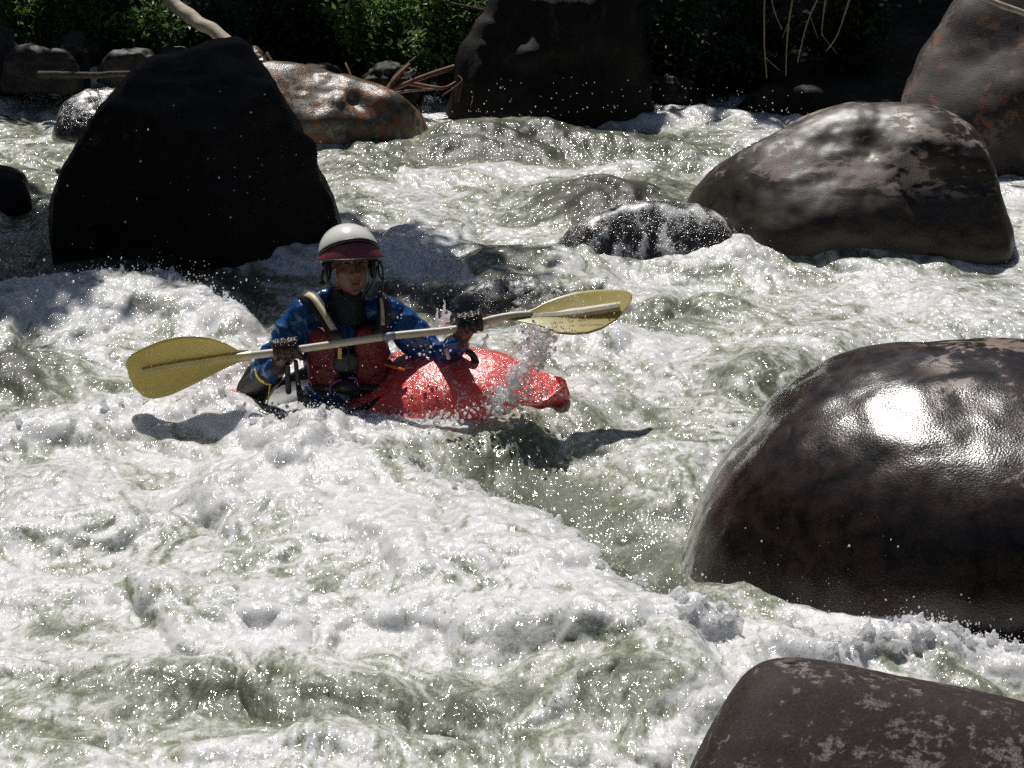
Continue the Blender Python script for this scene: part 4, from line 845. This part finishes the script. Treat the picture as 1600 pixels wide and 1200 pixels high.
def by(s_): return [o for k, o in BO.items() if o['label'].startswith(s_)][0]
edge_v = [500, 555, 640, 700, 780, 870, 960, 1000]; edge_u = [1340, 1320, 1235, 1180, 1125, 1100, 1086, 1080]
def film(o, fn, fo, seed):           # running water painted as wetness and foam on the rock's own vertices
    me = o.data; n = len(me.vertices); co = np.empty(n * 3, np.float32); me.vertices.foreach_get('co', co); wp = co.reshape(-1, 3) + np.array(o.location, np.float32)
    u, v = proj(wp[:, 0], wp[:, 1], wp[:, 2]); no = n3(wp, 6, 3, seed, 0.6); no2 = n3(wp * np.array([1.3, 1, 0.3], np.float32), 13, 3, seed + 5, 0.6)
    wet = np.clip(fn(u, v) + 0.35 * no, 0, 1); wet = wet * wet * (3 - 2 * wet)
    for nm, a_ in (('wet', wet), ('foam', np.clip(fo + 0.6 * no2, 0, 1))):
        at = me.attributes.new(nm, 'FLOAT', 'POINT'); at.data.foreach_set('value', np.ascontiguousarray(a_, np.float32))
film(by('large black glossy'), lambda u, v: np.minimum((np.interp(v, edge_v, edge_u) - u) / 70 + 0.3, (v - 540) / 60), 0.55, 501)
sheet(by('dark brown rock under'), lambda u, v: np.ones_like(u), 0.016, 0.42, 0.85, 511)
sheet(by('small brown hump'), lambda u, v: np.ones_like(u), 0.014, 0.42, 0.8, 521)
sheet(by('dark wet rock half'), lambda u, v: np.ones_like(u), 0.010, 0.26, 0.85, 531, -0.1)
sheet(by('grey rock awash'), lambda u, v: np.ones_like(u), 0.010, 0.35, 0.5, 541, -0.1)

t = NT('flying_water')
t.p(Base_Color=(0.90, 0.90, 0.91), Roughness=0.12, IOR=1.33, Coat_Weight=1.0, Coat_Roughness=0.14, Coat_IOR=1.6)
tr = t.n('BsdfTranslucent', Color=(0.93, 0.93, 0.94)); tp = t.n('BsdfTransparent'); mx = t.n('MixShader'); mx.inputs[0].default_value = 0.5; m2 = t.n('MixShader'); m2.inputs[0].default_value = 0.45
t.t.links.new(t.b.outputs[0], mx.inputs[1]); t.t.links.new(tr.outputs[0], mx.inputs[2]); t.t.links.new(mx.outputs[0], m2.inputs[1]); t.t.links.new(tp.outputs[0], m2.inputs[2]); t.t.links.new(m2.outputs[0], t.out.inputs[0])
M_drop = t.m
M_lump = M_drop.copy(); M_lump.name = 'splashing_water'
for nd in M_lump.node_tree.nodes:
    if nd.type == 'MIX_SHADER' and abs(nd.inputs[0].default_value - 0.45) < 1e-3: nd.inputs[0].default_value = 0.12
DV, DF = ico(1)
def drops(name, C, r, label_kind='stuff', stretch=None, sub=1):
    DV, DF = ico(sub); C = np.asarray(C, np.float32); n = len(C); r = np.asarray(r, np.float32)
    sc = r[:, None] * RNG.uniform(0.75, 1.3, (n, 3)).astype(np.float32)
    V = (C[:, None, :] + DV[None] * sc[:, None, :]).reshape(-1, 3); Fc = (DF[None] + (np.arange(n) * len(DV))[:, None, None]).reshape(-1, 3)
    return tag(npmesh(name, V, Fc, M_drop), kind='stuff')
SP_C, SP_R = [], []
# a) beads thrown up everywhere off the white water
wgt = (fclip ** 3 * (GY < 16.6) / GY ** 1.0 * (np.abs(GX) < 0.235 * GY)).ravel().astype(np.float64); wgt /= wgt.sum()
k = RNG.choice(wgt.size, 11000, p=wgt); hgt_ = RNG.exponential(0.010, len(k))
SP_C.append(np.stack([PX.ravel()[k], PY.ravel()[k], GZ.ravel()[k] + hgt_], -1)); SP_R.append(RNG.uniform(0.0010, 0.0026, len(k)))
# b) along the crests
for pts, amp, n in CRESTS:
    n = int(n * 0.8); L = len(pts) - 1; tt = RNG.random(n) * L; clump = 0.5 + 0.5 * np.sin(tt * 9 + RNG.random() * 9) * np.sin(tt * 23)
    for q, cpw in zip(tt, clump):
        i = int(q); f = q - i; u = pts[i][0] + (pts[i + 1][0] - pts[i][0]) * f + RNG.normal() * 8; v = pts[i][1] + (pts[i + 1][1] - pts[i][1]) * f + RNG.normal() * 6
        p = surf(u, v); SP_C.append(np.array([[p.x, p.y, p.z + RNG.exponential(0.008 + 0.022 * cpw)]])); SP_R.append(np.array([0.0011 + 0.0034 * RNG.random() ** 2.5]))
# c) drops in the air in front of the dark rocks
def air(n, u0, u1, v0, v1, y, r0, r1, pw=1.0):
    for _ in range(n):
        u = RNG.uniform(u0, u1); v = v1 - (v1 - v0) * RNG.random() ** pw
        SP_C.append(np.array([W(u, v, y + RNG.normal() * 0.12)[:]])); SP_R.append(np.array([r0 + (r1 - r0) * RNG.random() ** 3]))
def mist(n, path, spread, r0, r1):
    m = len(path) - 1
    q = RNG.random(n) * m; i = q.astype(int); f = (q - i)[:, None]; pa = np.array([p[:] for p in path])
    SP_C.append(pa[i] * (1 - f) + pa[i + 1] * f + RNG.normal(size=(n, 3)) * spread); SP_R.append(r0 + (r1 - r0) * RNG.random(n) ** 2.5)
mist(2200, [J(770, 640, -.42), J(800, 600, -.40), J(835, 560, -.36), J(850, 520, -.30)], .040, .0008, .0034)
mist(900, [J(480, 668, -.33), J(560, 672, -.38), J(640, 664, -.42), J(700, 652, -.45), J(800, 632, -.46), J(890, 600, -.42)], .022, .0008, .003)
mist(60, [J(650, 545, -.2), J(690, 505, .05), J(695, 465, .1)], .016, .0008, .003)
mist(300, [J(860, 530, -.3), J(890, 490, -.3), J(905, 455, -.32)], .025, .0008, .003)
air(110, 100, 520, 120, 440, 11.4, 0.0014, 0.0075, 1.4); air(60, 0, 420, 400, 470, 10.2, 0.002, 0.0065); air(80, 1100, 1420, 800, 1000, 6.65, 0.0009, 0.0042, 2.2)
air(60, 700, 1000, 120, 175, 15.7, .003, .006, 1.5); air(40, 1000, 1260, 130, 175, 15.6, .003, .006, 1.6); air(60, 830, 1000, 440, 530, 8.95, .0016, .005); air(50, 600, 720, 440, 540, 9.0, .0016, .005); air(40, 200, 390, 500, 640, 8.95, .001, .003); air(60, 470, 600, 560, 660, 9.0, .001, .003)
tag(drops('spray', np.concatenate(SP_C), np.concatenate(SP_R)), kind='stuff')
# d) splashes: tongues and lumps of water
BC, BR = [], []
def splash(bm, n, path, spread, r0, r1, rise=0.0):
    m = len(path) - 1
    for _ in range(n):
        q = RNG.random() * m; i = int(q); p = path[i].lerp(path[i + 1], q - i) + Vector(RNG.normal(size=3) * spread)
        BC.append(p[:]); BR.append(float(RNG.uniform(r0, r1)))
def tongue(bm, a, b, r0, r1, wob=0.01):
    pts = smooth_path([a, a.lerp(b, 0.4) + Vector(RNG.normal(size=3) * wob), a.lerp(b, 0.75) + Vector(RNG.normal(size=3) * wob), b], 5)
    for i, p in enumerate(pts): BC.append((p + Vector(RNG.normal(size=3) * 0.002))[:]); BR.append(r0 + (r1 - r0) * i / (len(pts) - 1))
bm = None
splash(bm, 520, [J(770, 640, -.42), J(800, 600, -.40), J(835, 560, -.36), J(850, 525, -.30)], .030, .0035, .011)
splash(bm, 220, [J(810, 545, -.28), J(835, 522, -.28), J(860, 530, -.3)], .020, .003, .008)
splash(bm, 160, [J(690, 655, -.50), J(760, 640, -.48), J(830, 625, -.46), J(885, 605, -.42)], .016, .003, .009)
splash(bm, 220, [J(480, 668, -.33), J(560, 672, -.38), J(640, 664, -.42), J(700, 652, -.45)], .018, .003, .009)
splash(bm, 30, [J(640, 560, -.2), J(690, 545, -.22), J(720, 548, -.22)], .016, .003, .008)
splash(bm, 100, [J(430, 645, -.22), J(460, 655, -.26), J(490, 668, -.3)], .020, .003, .010)
for u, v, v2, dy in ((692, 505, 462, .1), (686, 505, 478, .1), (700, 500, 484, .1), (700, 560, 525, -.2), (760, 545, 515, -.25)):
    tongue(bm, J(u, v, dy), J(u + RNG.normal() * 8, v2, dy), .010, .0025)
for pts, amp, n in [CRESTS[1], CRESTS[2], CRESTS[3], CRESTS[3], CRESTS[4], CRESTS[7]]:
    for _ in range(34):
        q = RNG.random() * (len(pts) - 1); i = int(q); f = q - i; u = pts[i][0] + (pts[i + 1][0] - pts[i][0]) * f; v = pts[i][1] + (pts[i + 1][1] - pts[i][1]) * f + RNG.normal() * 4
        p = surf(u, v); tongue(bm, p - Vector((0, 0, .012)), p + Vector((RNG.normal() * .012, RNG.normal() * .012 - .008, RNG.uniform(.008, .035))), RNG.uniform(.010, .020), .003, .006)
sp = drops('splash', BC, BR); sp.data.materials[0] = M_lump; remesh(sp, 0.0042, 1); tag(sp, kind='stuff')
# small brown leaf lying on the near boulder
dg = bpy.context.evaluated_depsgraph_get(); dg.update()
d = ray(1234, 1036).normalized(); ok, loc, nrm, *_ = scene.ray_cast(dg, Vector((0, 0, CAM_H)), d)
if ok:
    s1, s2 = frame_at(nrm); bm = bmesh.new(); L = .016
    pts = [loc + nrm * .003 + Vector((1, 0, 0)) * L * a + nrm.cross(Vector((1, 0, 0))) * L * b + nrm * .003 * c for a, b, c in ((-1, 0, 0), (-.3, .35, 1), (.5, .3, 1.5), (1, 0, 2), (.5, -.3, 1), (-.3, -.35, .5))]
    vv = [bm.verts.new(p) for p in pts]; bm.faces.new(vv); bmesh.ops.solidify(bm, geom=bm.faces[:], thickness=0.0012)
    tag(bmobj('fallen_leaf', bm, simple('brown_leaf', (0.20, 0.07, 0.03), 0.6), None, False), 'tiny curled brown leaf lying on the mottled grey boulder', 'leaf')
